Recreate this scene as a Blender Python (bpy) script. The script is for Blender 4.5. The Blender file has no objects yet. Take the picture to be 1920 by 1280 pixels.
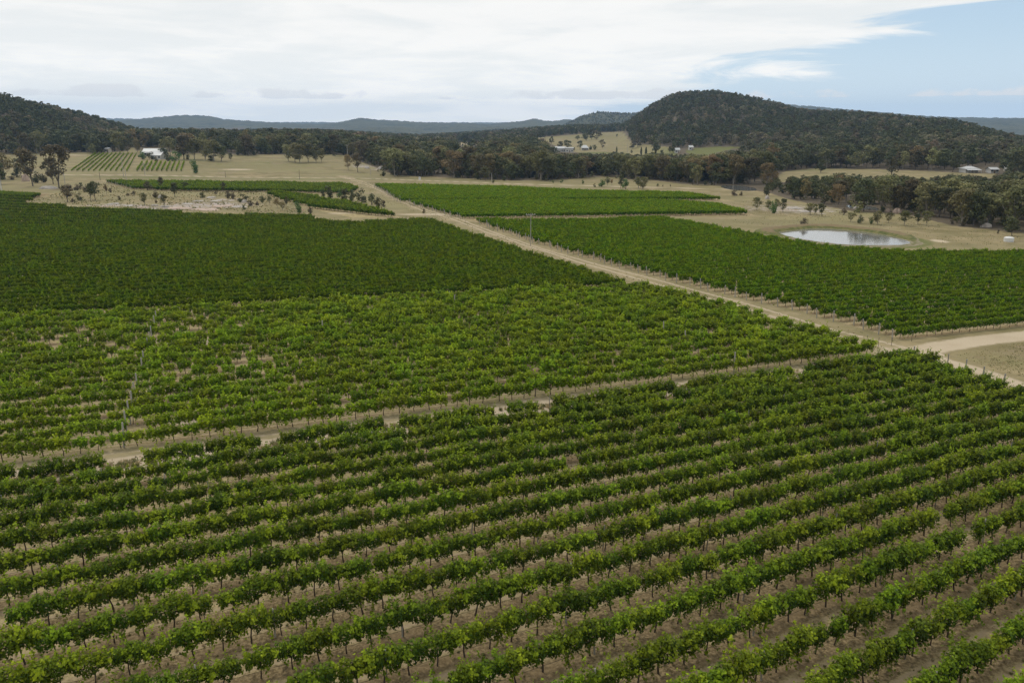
import bpy, math, random
import numpy as np

random.seed(7)
rng = np.random.default_rng(7)
scene = bpy.context.scene
col = scene.collection

# ------------------------------------------------------------------ camera
CAM_H = 27.0
F_PX, PX_W, PX_H, HORIZON = 1493.0, 1920.0, 1280.0, 236.0
PITCH = math.atan((PX_H / 2 - HORIZON) / F_PX)
cam_d = bpy.data.cameras.new('camera')
cam_d.sensor_width = 36.0
cam_d.lens = 36.0 * F_PX / PX_W
cam_d.clip_start = 0.5
cam_d.clip_end = 30000
cam = bpy.data.objects.new('camera', cam_d)
cam.location = (0, 0, CAM_H)
cam.rotation_euler = (math.pi / 2 - PITCH, 0, 0)
col.objects.link(cam)
scene.camera = cam

# ------------------------------------------------------------------ light
SUN_EL, SUN_AZ = math.radians(58), math.radians(-38)      # azimuth measured from the view direction, minus = to the left
SKY_STRENGTH = 0.1
sun_d = bpy.data.lights.new('sun', 'SUN')
sun_d.energy = 1.5
sun_d.angle = math.radians(10)
sun_d.color = (1.0, 0.95, 0.86)
sun = bpy.data.objects.new('sun', sun_d)
sun.rotation_euler = (math.pi / 2 - SUN_EL, 0, -SUN_AZ + math.pi)
col.objects.link(sun)

scene.view_settings.view_transform = 'Standard'
scene.view_settings.look = 'None'
scene.view_settings.gamma = 1.0
scene.view_settings.exposure = 0.0
scene.view_settings.use_curve_mapping = False
cy = scene.cycles
cy.max_bounces = 5
cy.diffuse_bounces = 3
cy.glossy_bounces = 2
cy.transmission_bounces = 3
cy.volume_bounces = 1
cy.use_denoising = True
cy.denoising_prefilter = "NONE"
cy.use_adaptive_sampling = False
cy.adaptive_threshold = 0.015


# ------------------------------------------------------------------ node helper
class NT:
    def __init__(self, tree):
        self.t = tree
        tree.nodes.clear()

    def n(self, typ, inputs=None, **props):
        nd = self.t.nodes.new(typ)
        for k, v in props.items():
            setattr(nd, k, v)
        for k, v in (inputs or {}).items():
            self.set(nd, k, v)
        return nd

    def set(self, nd, k, v):
        s = nd.inputs[k]
        if isinstance(v, bpy.types.NodeSocket):
            self.t.links.new(v, s)
        elif isinstance(v, bpy.types.Node):
            self.t.links.new(v.outputs[0], s)
        else:
            s.default_value = v

    def math(self, op, a, b=0.0, c=None, clamp=False):
        nd = self.n('ShaderNodeMath', {0: a, 1: b}, operation=op, use_clamp=clamp)
        if c is not None:
            self.set(nd, 2, c)
        return nd.outputs[0]

    def mapr(self, v, a, b, c=0.0, d=1.0, smooth=True):
        nd = self.n('ShaderNodeMapRange', {0: v, 1: a, 2: b, 3: c, 4: d})
        if smooth:
            nd.interpolation_type = 'SMOOTHSTEP'
        return nd.outputs[0]

    def noise(self, vec, scale, detail=4.0, rough=0.55, dist=0.0):
        nd = self.n('ShaderNodeTexNoise', {'Scale': scale, 'Detail': detail, 'Roughness': rough, 'Distortion': dist})
        if vec is not None:
            self.set(nd, 'Vector', vec)
        return nd.outputs[0]

    def mix(self, f, a, b, blend='MIX'):
        nd = self.n('ShaderNodeMix', data_type='RGBA', blend_type=blend)
        self.set(nd, 0, f)
        self.set(nd, 6, a)
        self.set(nd, 7, b)
        return nd.outputs[2]

    def attr(self, name):
        return self.n('ShaderNodeAttribute', attribute_name=name).outputs['Fac']


def rgb(r, g, b):
    return (r, g, b, 1.0)


# ------------------------------------------------------------------ world: sky texture under a cloud deck
world = bpy.data.worlds.new('World')
scene.world = world
world.use_nodes = True
w = NT(world.node_tree)
sky = w.n('ShaderNodeTexSky', sky_type='NISHITA', sun_disc=False, sun_elevation=SUN_EL, sun_rotation=SUN_AZ,
          altitude=800.0, air_density=1.0, dust_density=1.0, ozone_density=1.0)
tc = w.n('ShaderNodeTexCoord')
dirv = tc.outputs['Generated']
sep = w.n('ShaderNodeSeparateXYZ', {0: dirv})
dx, dy, dz = sep.outputs
CL = 1.0 / SKY_STRENGTH
# plane-projected coordinates so that the clouds stream out flat towards the horizon
zc = w.math('MAXIMUM', dz, 0.0)
den = w.math('ADD', zc, 0.07)
uu = w.math('DIVIDE', dx, den)
vv = w.math('DIVIDE', dy, den)
cuv = w.n('ShaderNodeCombineXYZ', {0: uu, 1: vv, 2: 0.0}).outputs[0]
streak = w.n('ShaderNodeMapping', {'Vector': dirv, 'Scale': (4.5, 4.5, 34.0), 'Location': (0.4, 1.7, 0.0)}).outputs[0]
wisp = w.noise(streak, 1.0, 7.0, 0.62, 0.6)
big = w.noise(cuv, 0.28, 6.0, 0.6, 0.4)
edge = w.math('MULTIPLY_ADD', dx, 0.30, -0.030)
above = w.math('SUBTRACT', dz, edge)
above = w.math('ADD', above, w.math('MULTIPLY', w.math('SUBTRACT', wisp, 0.5), 0.21))
deck = w.mapr(above, -0.012, 0.030)
deck = w.math('MULTIPLY', deck, w.mapr(big, 0.22, 0.40, 0.80, 1.0))
# low cumulus puffs, white tops and flat bases, in a belt above the horizon
pv = w.n('ShaderNodeMapping', {'Vector': dirv, 'Scale': (16.0, 16.0, 34.0), 'Location': (0.95, 2.3, 0.15)}).outputs[0]
puff = w.noise(pv, 1.0, 6.0, 0.55)
belt = w.math('MULTIPLY', w.mapr(dz, 0.024, 0.032), w.mapr(dz, 0.034, 0.066, 1.0, 0.0))
cum = w.mapr(w.math('MULTIPLY', w.math('ADD', puff, w.math('MULTIPLY', belt, 0.10)), belt), 0.55, 0.66)
pale = w.mapr(dz, -0.02, 0.12, 0.70, 0.05)
base = w.mix(pale, sky.outputs[0], rgb(1.05 * CL, 1.07 * CL, 1.08 * CL))
base = w.mix(w.mapr(dz, 0.0, 0.5, 0.55, 0.25), base, rgb(0.66 * CL, 0.85 * CL, 1.02 * CL))
shade = w.noise(w.n('ShaderNodeMapping', {'Vector': dirv, 'Scale': (5.0, 5.0, 34.0)}).outputs[0], 1.0, 6.0, 0.6, 0.3)
low = w.mapr(dz, 0.02, 0.13)
c_low = w.mix(w.mapr(shade, 0.40, 0.62), rgb(1.02 * CL, 1.03 * CL, 1.00 * CL), rgb(1.18 * CL, 1.15 * CL, 1.09 * CL))
c_high = w.mix(w.mapr(shade, 0.32, 0.62), rgb(0.90 * CL, 0.92 * CL, 0.91 * CL), rgb(1.02 * CL, 1.01 * CL, 0.98 * CL))
ccol = w.mix(low, c_low, c_high)
skyc = w.mix(deck, base, ccol)
skyc = w.mix(w.math('MULTIPLY', cum, 0.85), skyc, rgb(0.91 * CL, 0.91 * CL, 0.90 * CL))
bg = w.n('ShaderNodeBackground', {'Color': skyc, 'Strength': SKY_STRENGTH})
wo = w.n('ShaderNodeOutputWorld', {'Surface': bg})


# ------------------------------------------------------------------ picture rays and terrain
CP, SP = math.cos(PITCH), math.sin(PITCH)


def ray(px, py):
    x = (np.asarray(px, float) - PX_W / 2)
    y = (np.asarray(py, float) - PX_H / 2)
    d = np.stack([x, F_PX * CP - y * SP, -F_PX * SP - y * CP], -1)
    return d / np.hypot(d[..., 0], d[..., 1])[..., None]          # unit horizontal length


def project(x, y, z):
    z = np.asarray(z, float) - CAM_H
    depth = y * CP - z * SP
    up = y * SP + z * CP
    depth = np.maximum(depth, 0.1)
    return PX_W / 2 + F_PX * x / depth, PX_H / 2 - F_PX * up / depth, depth


def az_of(px):
    return np.arctan((np.asarray(px, float) - PX_W / 2) * CP / F_PX)


def sstep(t):
    t = np.clip(t, 0, 1)
    return t * t * (3 - 2 * t)


RIDGES = {   # name: (knots of px, py, distance), tree height, front width, back width
    'hill_left': ([(-700, 120, 800), (-300, 130, 900), (0, 172, 1000), (60, 186, 1030), (110, 196, 1060), (160, 209, 1100), (220, 226, 1150),
                   (262, 238, 1200), (330, 246, 1250), (420, 256, 1300)], 10, 420, 900),
    'hill_right': ([(1130, 246, 1500), (1165, 233, 1450), (1190, 217, 1420), (1215, 198, 1400), (1245, 181, 1380), (1275, 171, 1360), (1340, 168, 1340),
                    (1400, 178, 1300), (1450, 189, 1280), (1500, 203, 1240), (1600, 208, 1200), (1650, 211, 1160),
                    (1700, 218, 1120), (1780, 223, 1080), (1830, 235, 1040), (1880, 249, 1000), (1920, 259, 960), (2050, 275, 900), (2500, 275, 900)], 8, 640, 900),
    'hill_shoulder': ([(980, 246, 2100), (1060, 240, 2000), (1110, 235, 1950), (1150, 226, 1900), (1185, 226, 1800), (1230, 240, 1700)], 11, 700, 700),
    'ridge_dark': ([(600, 244, 3600), (680, 238, 3500), (740, 236, 3500), (800, 241, 3500), (860, 243, 3400), (930, 235, 3400), (1000, 236, 3400), (1070, 238, 3300), (1150, 240, 3200), (1250, 244, 3100)], 8, 700, 700),
    'ridge_peak': ([(1040, 240, 3000), (1070, 227, 2950), (1090, 217, 2900), (1120, 209, 2900), (1150, 210, 2850), (1185, 212, 2850), (1210, 208, 2850), (1300, 214, 2850), (1400, 240, 2850)], 6, 800, 800),
    'ridge_far': ([(120, 240, 5200), (220, 226, 5200), (260, 223, 5200), (300, 219, 5200), (350, 215.5, 5200), (385, 217, 5200), (420, 224, 5100), (500, 229, 5000),
                   (560, 232, 5000), (600, 233, 5000), (640, 229, 4900), (675, 221, 4800), (700, 224, 4800), (750, 227, 4800), (800, 230, 4800),
                   (870, 231, 4700), (920, 233, 4700), (960, 229, 4600), (985, 227, 4600), (1003, 222, 4600), (1020, 227, 4600), (1040, 227, 4600), (1060, 224, 4600), (1090, 227, 4600), (1200, 240, 4600)], 4, 1500, 1500),
    'ridge_plateau': ([(1250, 212, 5200), (1440, 191, 5200), (1465, 194, 5200), (1500, 198, 5200), (1560, 203, 5200), (1620, 208, 5200), (1700, 215, 5200), (1780, 220, 5200), (1850, 221, 5200),
                       (1920, 222, 5200), (2300, 224, 5200), (2900, 230, 5200)], 4, 2200, 1500),
    'ridge_horizon': ([(-1200, 224, 7600), (-200, 223, 7600), (120, 224, 7600), (230, 223, 7600), (290, 226, 7600), (400, 230, 7600), (700, 230, 7600), (1100, 231, 7600), (1300, 228, 7600), (2000, 228, 7600), (3000, 226, 7600)], 0, 1800, 900),
}
RIDGE_K = {}
for nm, (kn, th, wf, wb) in RIDGES.items():
    a, hh, rr = [], [], []
    for px, py, R in kn:
        d = ray(px, py)
        a.append(math.atan2(d[0], d[1]))
        hh.append(max(0.0, CAM_H + R * d[2] - th))
        rr.append(R)
    RIDGE_K[nm] = (np.array(a), np.array(hh), np.array(rr), wf, wb)


def wob(x, y, s, seed):
    return (np.sin(x / s + seed) * np.cos(y / s * 1.13 + seed * 2.1) + 0.5 * np.sin(x / s * 2.3 + y / s * 1.7 + seed * 3.3)
            + 0.3 * np.sin(x / s * 4.1 - y / s * 3.7 + seed))


def ridge_h(nm, az, R, x, y):
    a, hh, rr, wf, wb = RIDGE_K[nm]
    hc = np.interp(az, a, hh, left=hh[0], right=hh[-1])
    ext = np.minimum(sstep((az - a[0] + 0.25) / 0.25), sstep((a[-1] + 0.25 - az) / 0.25))
    rc = np.interp(az, a, rr)
    d = R - rc
    t = np.where(d < 0, 1 + d / wf, 1 - d / wb)
    s = sstep(t) * 0.72 + np.clip(t, 0, 1) * 0.28
    h = hc * ext * s
    return h * (1 + 0.05 * wob(x, y, 90, len(nm)) * np.clip(1.0 - t, 0, 1))


def terrain(x, y, which=False):
    x = np.asarray(x, float)
    y = np.asarray(y, float)
    R = np.hypot(x, y)
    az = np.arctan2(x, y)
    # gentle rise of the paddocks on the left and of the pasture below the right-hand hill
    left = sstep((-az - 0.10) / 0.14) * np.clip((R - 470) / 300, 0, 1) * 10.0
    mid = np.exp(-((az - 0.10) / 0.13) ** 2) * sstep((R - 680) / 950) * 20.0
    h = left + mid
    idx = np.full(np.shape(h), -1)
    for i, nm in enumerate(RIDGE_K):
        rh = ridge_h(nm, az, R, x, y)
        idx = np.where((rh > h) & (rh > 2.5), i, idx)
        h = np.maximum(h, rh)
    dip = -20.0 * sstep((R - 1720) / 600) * (1 - np.clip(h / 12, 0, 1)) * (1 - sstep((R - 6500) / 1000))
    h = h + dip
    return (h, idx) if which else h


def at(px, py, rmax=9000.0):
    """ground point seen at a picture position"""
    d = ray(px, py)
    R = np.concatenate([np.arange(20, 1000, 2.0), np.arange(1000, rmax, 10.0)])
    z = CAM_H + R * d[2]
    h = terrain(R * d[0], R * d[1])
    k = np.nonzero(z <= h)[0]
    if len(k) == 0:
        return np.array([R[-1] * d[0], R[-1] * d[1], 0.0])
    k = k[0]
    if h[k] == 0 and k:
        r = CAM_H / -d[2]
        return np.array([r * d[0], r * d[1], 0.0])
    f = 0.0
    if k:
        g0, g1 = z[k - 1] - h[k - 1], z[k] - h[k]
        f = g0 / (g0 - g1 + 1e-9)
        r = R[k - 1] + f * (R[k] - R[k - 1])
    else:
        r = R[0]
    return np.array([r * d[0], r * d[1], float(terrain(r * d[0], r * d[1]))])


def px_size(p):
    """metres per photograph pixel at a point"""
    return (p[1] * CP - (p[2] - CAM_H) * SP) / F_PX


def gpoly(pts):
    return np.array([at(*p)[:2] for p in pts])


def inside(poly, x, y):
    poly = np.asarray(poly, float)
    x = np.asarray(x, float)
    y = np.asarray(y, float)
    r = np.zeros(np.shape(x), bool)
    j = len(poly) - 1
    for i in range(len(poly)):
        xi, yi = poly[i]
        xj, yj = poly[j]
        c = ((yi > y) != (yj > y)) & (x < (xj - xi) * (y - yi) / (yj - yi + 1e-12) + xi)
        r ^= c
        j = i
    return r


def seg_dist(poly, x, y, closed=True):
    poly = np.asarray(poly, float)
    d = np.full(np.shape(x), 1e9)
    n = len(poly)
    for i in range(n if closed else n - 1):
        a, b = poly[i], poly[(i + 1) % n]
        ab = b - a
        t = np.clip(((x - a[0]) * ab[0] + (y - a[1]) * ab[1]) / (ab @ ab + 1e-9), 0, 1)
        d = np.minimum(d, np.hypot(x - a[0] - t * ab[0], y - a[1] - t * ab[1]))
    return d


def sdf(poly, x, y):
    d = seg_dist(poly, x, y)
    return np.where(inside(poly, x, y), d, -d)


# ------------------------------------------------------------------ mesh helpers
def mesh_from(name, verts, faces, mats=(), mat_idx=None, attrs=None, smooth=False):
    me = bpy.data.meshes.new(name)
    verts = np.asarray(verts, np.float32).reshape(-1, 3)
    if isinstance(faces, np.ndarray):
        nf, k = faces.shape
        me.vertices.add(len(verts))
        me.vertices.foreach_set('co', verts.ravel())
        me.loops.add(nf * k)
        me.loops.foreach_set('vertex_index', faces.astype(np.int32).ravel())
        me.polygons.add(nf)
        me.polygons.foreach_set('loop_start', np.arange(0, nf * k, k, dtype=np.int32))
        me.polygons.foreach_set('loop_total', np.full(nf, k, np.int32))
        me.update(calc_edges=True)
    else:
        me.from_pydata([tuple(v) for v in verts.tolist()], [], [tuple(f) for f in faces])
        me.update()
    for m in mats:
        me.materials.append(m)
    if mat_idx is not None:
        me.polygons.foreach_set('material_index', np.asarray(mat_idx, np.int32))
    if smooth:
        me.polygons.foreach_set('use_smooth', np.ones(len(me.polygons), bool))
    for k, v in (attrs or {}).items():
        a = me.attributes.new(k, 'FLOAT', 'POINT')
        a.data.foreach_set('value', np.asarray(v, np.float32))
    return me


def link(name, me, parent=None, loc=None, rot=None, scl=None):
    o = bpy.data.objects.new(name, me)
    col.objects.link(o)
    if parent is not None:
        o.parent = parent
    if loc is not None:
        o.location = [float(v) for v in loc]
    if rot is not None:
        o.rotation_euler = [float(v) for v in rot]
    if scl is not None:
        o.scale = [float(v) for v in scl]
    return o


def tag(o, label=None, cat=None, group=None, kind=None):
    if label:
        o['label'] = label
    if cat:
        o['category'] = cat
    if group:
        o['group'] = group
    if kind:
        o['kind'] = kind
    return o


class MB:
    """collects boxes, tubes and faces into one mesh"""
    def __init__(self):
        self.v, self.f = [], []

    def face(self, pts):
        b = len(self.v)
        self.v += [tuple(p) for p in pts]
        self.f.append(tuple(range(b, b + len(pts))))
        return self

    def box(self, x0, x1, y0, y1, z0, z1):
        b = len(self.v)
        self.v += [(x, y, z) for z in (z0, z1) for x, y in ((x0, y0), (x1, y0), (x1, y1), (x0, y1))]
        self.f += [(b + 3, b + 2, b + 1, b), (b + 4, b + 5, b + 6, b + 7)]
        for i in range(4):
            j = (i + 1) % 4
            self.f.append((b + i, b + j, b + 4 + j, b + 4 + i))
        return self

    def tube(self, path, radii, sides=6, cap=True):
        path = np.asarray(path, float)
        n = len(path)
        radii = np.broadcast_to(radii, n)
        b = len(self.v)
        for i in range(n):
            t = path[min(i + 1, n - 1)] - path[max(i - 1, 0)]
            t = t / (np.linalg.norm(t) + 1e-9)
            ref = np.array([0, 0, 1.0]) if abs(t[2]) < 0.9 else np.array([1.0, 0, 0])
            u = np.cross(t, ref)
            u /= np.linalg.norm(u)
            v = np.cross(t, u)
            for k in range(sides):
                a = 2 * math.pi * k / sides
                p = path[i] + radii[i] * (math.cos(a) * u + math.sin(a) * v)
                self.v.append(tuple(p))
        for i in range(n - 1):
            for k in range(sides):
                k2 = (k + 1) % sides
                self.f.append((b + i * sides + k, b + (i + 1) * sides + k, b + (i + 1) * sides + k2, b + i * sides + k2))
        if cap:
            self.f.append(tuple(b + k for k in range(sides)))
            self.f.append(tuple(b + (n - 1) * sides + k for k in reversed(range(sides))))
        return self

    def mesh(self, name, mat, smooth=False):
        return mesh_from(name, self.v, self.f, [mat] if mat else [], smooth=smooth)


def leaf_quads(c, nrm, size, r, fold=0.25, aspect=0.62):
    """folded diamond leaves: centres, normals, half lengths"""
    n = len(c)
    nrm = nrm / (np.linalg.norm(nrm, axis=1, keepdims=True) + 1e-9)
    t = r.normal(size=(n, 3))
    t -= (t * nrm).sum(1, keepdims=True) * nrm
    t /= np.linalg.norm(t, axis=1, keepdims=True) + 1e-9
    b = np.cross(nrm, t)
    s = np.asarray(size).reshape(-1, 1)
    v = np.stack([c - t * s, c + b * s * aspect - nrm * s * fold, c + t * s, c - b * s * aspect - nrm * s * fold], 1)
    f = np.arange(4 * n).reshape(n, 4)
    return v.reshape(-1, 3), f


# ------------------------------------------------------------------ materials
def new_mat(name):
    m = bpy.data.materials.new(name)
    m.use_nodes = True
    return m, NT(m.node_tree)


def simple_mat(name, color, rough=0.8, var=0.15, scale=3.0, metallic=0.0, spec=0.3):
    m, t = new_mat(name)
    tcn = t.n('ShaderNodeTexCoord')
    nz = t.noise(tcn.outputs['Object'], scale, 5.0, 0.6)
    c = t.mix(nz, rgb(*[v * (1 - var * 2) for v in color]), rgb(*[min(1.0, v * (1 + var * 2)) for v in color]))
    p = t.n('ShaderNodeBsdfPrincipled', {'Base Color': c, 'Roughness': rough, 'Metallic': metallic, 'Specular IOR Level': spec})
    t.n('ShaderNodeOutputMaterial', {'Surface': p})
    return m


def leaf_mat(name, c_old, c_young, c_alt=None, trans=0.35, alt=0.0, gloss=0.25, rough=0.5, shift=0.25):
    """foliage: leaf tint attribute, per-plant random shift, some light through the leaf"""
    m, t = new_mat(name)
    ti = t.attr('tint')
    oi = t.n('ShaderNodeObjectInfo')
    rnd = oi.outputs['Random']
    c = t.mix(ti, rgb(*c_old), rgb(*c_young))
    if c_alt is not None:
        c = t.mix(t.mapr(rnd, 1 - alt - 0.25, 1.0, 0.0, 1.0), c, rgb(*c_alt))
    r2 = t.math('FRACT', t.math('MULTIPLY', rnd, 17.31))
    hsv = t.n('ShaderNodeHueSaturation', {'Hue': t.math('MULTIPLY_ADD', r2, 0.03, 0.485), 'Saturation': 1.0,
                                          'Value': t.math('MULTIPLY_ADD', t.math('FRACT', t.math('MULTIPLY', rnd, 7.77)), 2 * shift, 1 - shift), 'Color': c})
    c = hsv.outputs[0]
    p = t.n('ShaderNodeBsdfPrincipled', {'Base Color': c, 'Roughness': rough, 'Specular IOR Level': gloss})
    tr = t.n('ShaderNodeBsdfTranslucent', {'Color': c})
    mx = t.n('ShaderNodeMixShader', {0: trans, 1: p, 2: tr})
    t.n('ShaderNodeOutputMaterial', {'Surface': mx})
    return m


M = {}
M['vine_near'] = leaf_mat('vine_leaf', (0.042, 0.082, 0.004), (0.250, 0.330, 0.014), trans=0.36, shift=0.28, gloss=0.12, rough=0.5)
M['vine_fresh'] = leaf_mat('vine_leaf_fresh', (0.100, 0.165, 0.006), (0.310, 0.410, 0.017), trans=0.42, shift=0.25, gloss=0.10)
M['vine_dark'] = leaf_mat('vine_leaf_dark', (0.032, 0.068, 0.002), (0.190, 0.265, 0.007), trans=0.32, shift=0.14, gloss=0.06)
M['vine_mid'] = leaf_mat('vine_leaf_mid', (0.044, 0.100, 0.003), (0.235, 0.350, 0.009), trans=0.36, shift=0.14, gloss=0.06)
M['gum'] = leaf_mat('eucalypt_leaf', (0.100, 0.104, 0.042), (0.235, 0.222, 0.098), (0.205, 0.150, 0.072), trans=0.22, alt=0.14, shift=0.36, gloss=0.08, rough=0.6)
M['gum_hill'] = leaf_mat('eucalypt_hill_leaf', (0.104, 0.098, 0.056), (0.235, 0.215, 0.125), (0.195, 0.152, 0.092), trans=0.20, alt=0.14, shift=0.36, gloss=0.08, rough=0.6)
M['dark_leaf'] = leaf_mat('dark_leaf', (0.056, 0.064, 0.028), (0.125, 0.132, 0.058), (0.085, 0.07, 0.035), trans=0.16, alt=0.1, shift=0.25, gloss=0.08, rough=0.6)
M['green_leaf'] = leaf_mat('green_leaf', (0.060, 0.110, 0.025), (0.110, 0.180, 0.045), trans=0.25, shift=0.15, gloss=0.2, rough=0.6)
M['rust_leaf'] = leaf_mat('rust_leaf', (0.080, 0.070, 0.034), (0.150, 0.115, 0.055), trans=0.18, shift=0.2, gloss=0.2, rough=0.6)
M['brown_twig'] = leaf_mat('twig_leaf', (0.085, 0.070, 0.045), (0.150, 0.125, 0.080), trans=0.12, shift=0.2, gloss=0.1, rough=0.8)
M['vine_bark'] = simple_mat('vine_bark', (0.060, 0.044, 0.032), 0.9, 0.2, 30)
M['gum_bark'] = simple_mat('gum_bark', (0.24, 0.21, 0.17), 0.85, 0.25, 6)
M['dark_bark'] = simple_mat('dark_bark', (0.095, 0.08, 0.065), 0.9, 0.2, 6)
M['timber'] = simple_mat('weathered_timber', (0.31, 0.29, 0.25), 0.85, 0.15, 9)
M['steel'] = simple_mat('grey_steel', (0.30, 0.30, 0.30), 0.5, 0.1, 9, 0.6)
M['pole'] = simple_mat('pole_timber', (0.36, 0.34, 0.31), 0.85, 0.15, 5)
M['wire'] = simple_mat('wire', (0.20, 0.19, 0.18), 0.5, 0.05, 5, 0.6)
M['drip'] = simple_mat('drip_pipe', (0.018, 0.017, 0.016), 0.6, 0.05, 5)
M['insulator'] = simple_mat('insulator', (0.45, 0.43, 0.42), 0.3, 0.05, 5)
M['granite'] = simple_mat('granite', (0.36, 0.325, 0.29), 0.9, 0.28, 0.8)
M['granite_pink'] = simple_mat('granite_pink', (0.40, 0.31, 0.25), 0.9, 0.22, 0.8)
M['white_wall'] = simple_mat('white_wall', (0.46, 0.45, 0.42), 0.8, 0.06, 1.5)
M['cream_wall'] = simple_mat('cream_wall', (0.52, 0.48, 0.40), 0.8, 0.06, 1.5)
M['roof_white'] = simple_mat('pale_metal_roof', (0.42, 0.43, 0.43), 0.45, 0.06, 0.8)
M['roof_grey'] = simple_mat('grey_metal_roof', (0.40, 0.41, 0.42), 0.5, 0.08, 0.8)
M['window'] = simple_mat('window_glass', (0.035, 0.04, 0.045), 0.1, 0.05, 2, 0.0, 0.6)
M['door'] = simple_mat('door_paint', (0.20, 0.15, 0.11), 0.6, 0.1, 3)
M['tank'] = simple_mat('tank_plastic', (0.60, 0.60, 0.58), 0.45, 0.04, 1.0)
M['tank_lid'] = simple_mat('tank_lid', (0.42, 0.42, 0.42), 0.5, 0.04, 1.0)


def water_mat():
    m, t = new_mat('pond_water')
    tcn = t.n('ShaderNodeTexCoord')
    nz = t.noise(t.n('ShaderNodeMapping', {'Vector': tcn.outputs['Object'], 'Scale': (0.35, 0.9, 1)}).outputs[0], 1.0, 4.0, 0.6)
    bmp = t.n('ShaderNodeBump', {'Strength': 0.05, 'Distance': 0.3, 'Height': nz})
    p = t.n('ShaderNodeBsdfPrincipled', {'Base Color': rgb(0.15, 0.15, 0.14), 'Roughness': 0.05, 'IOR': 1.45, 'Specular IOR Level': 0.8, 'Normal': bmp})
    t.n('ShaderNodeOutputMaterial', {'Surface': p})
    return m


M['water'] = water_mat()


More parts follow.
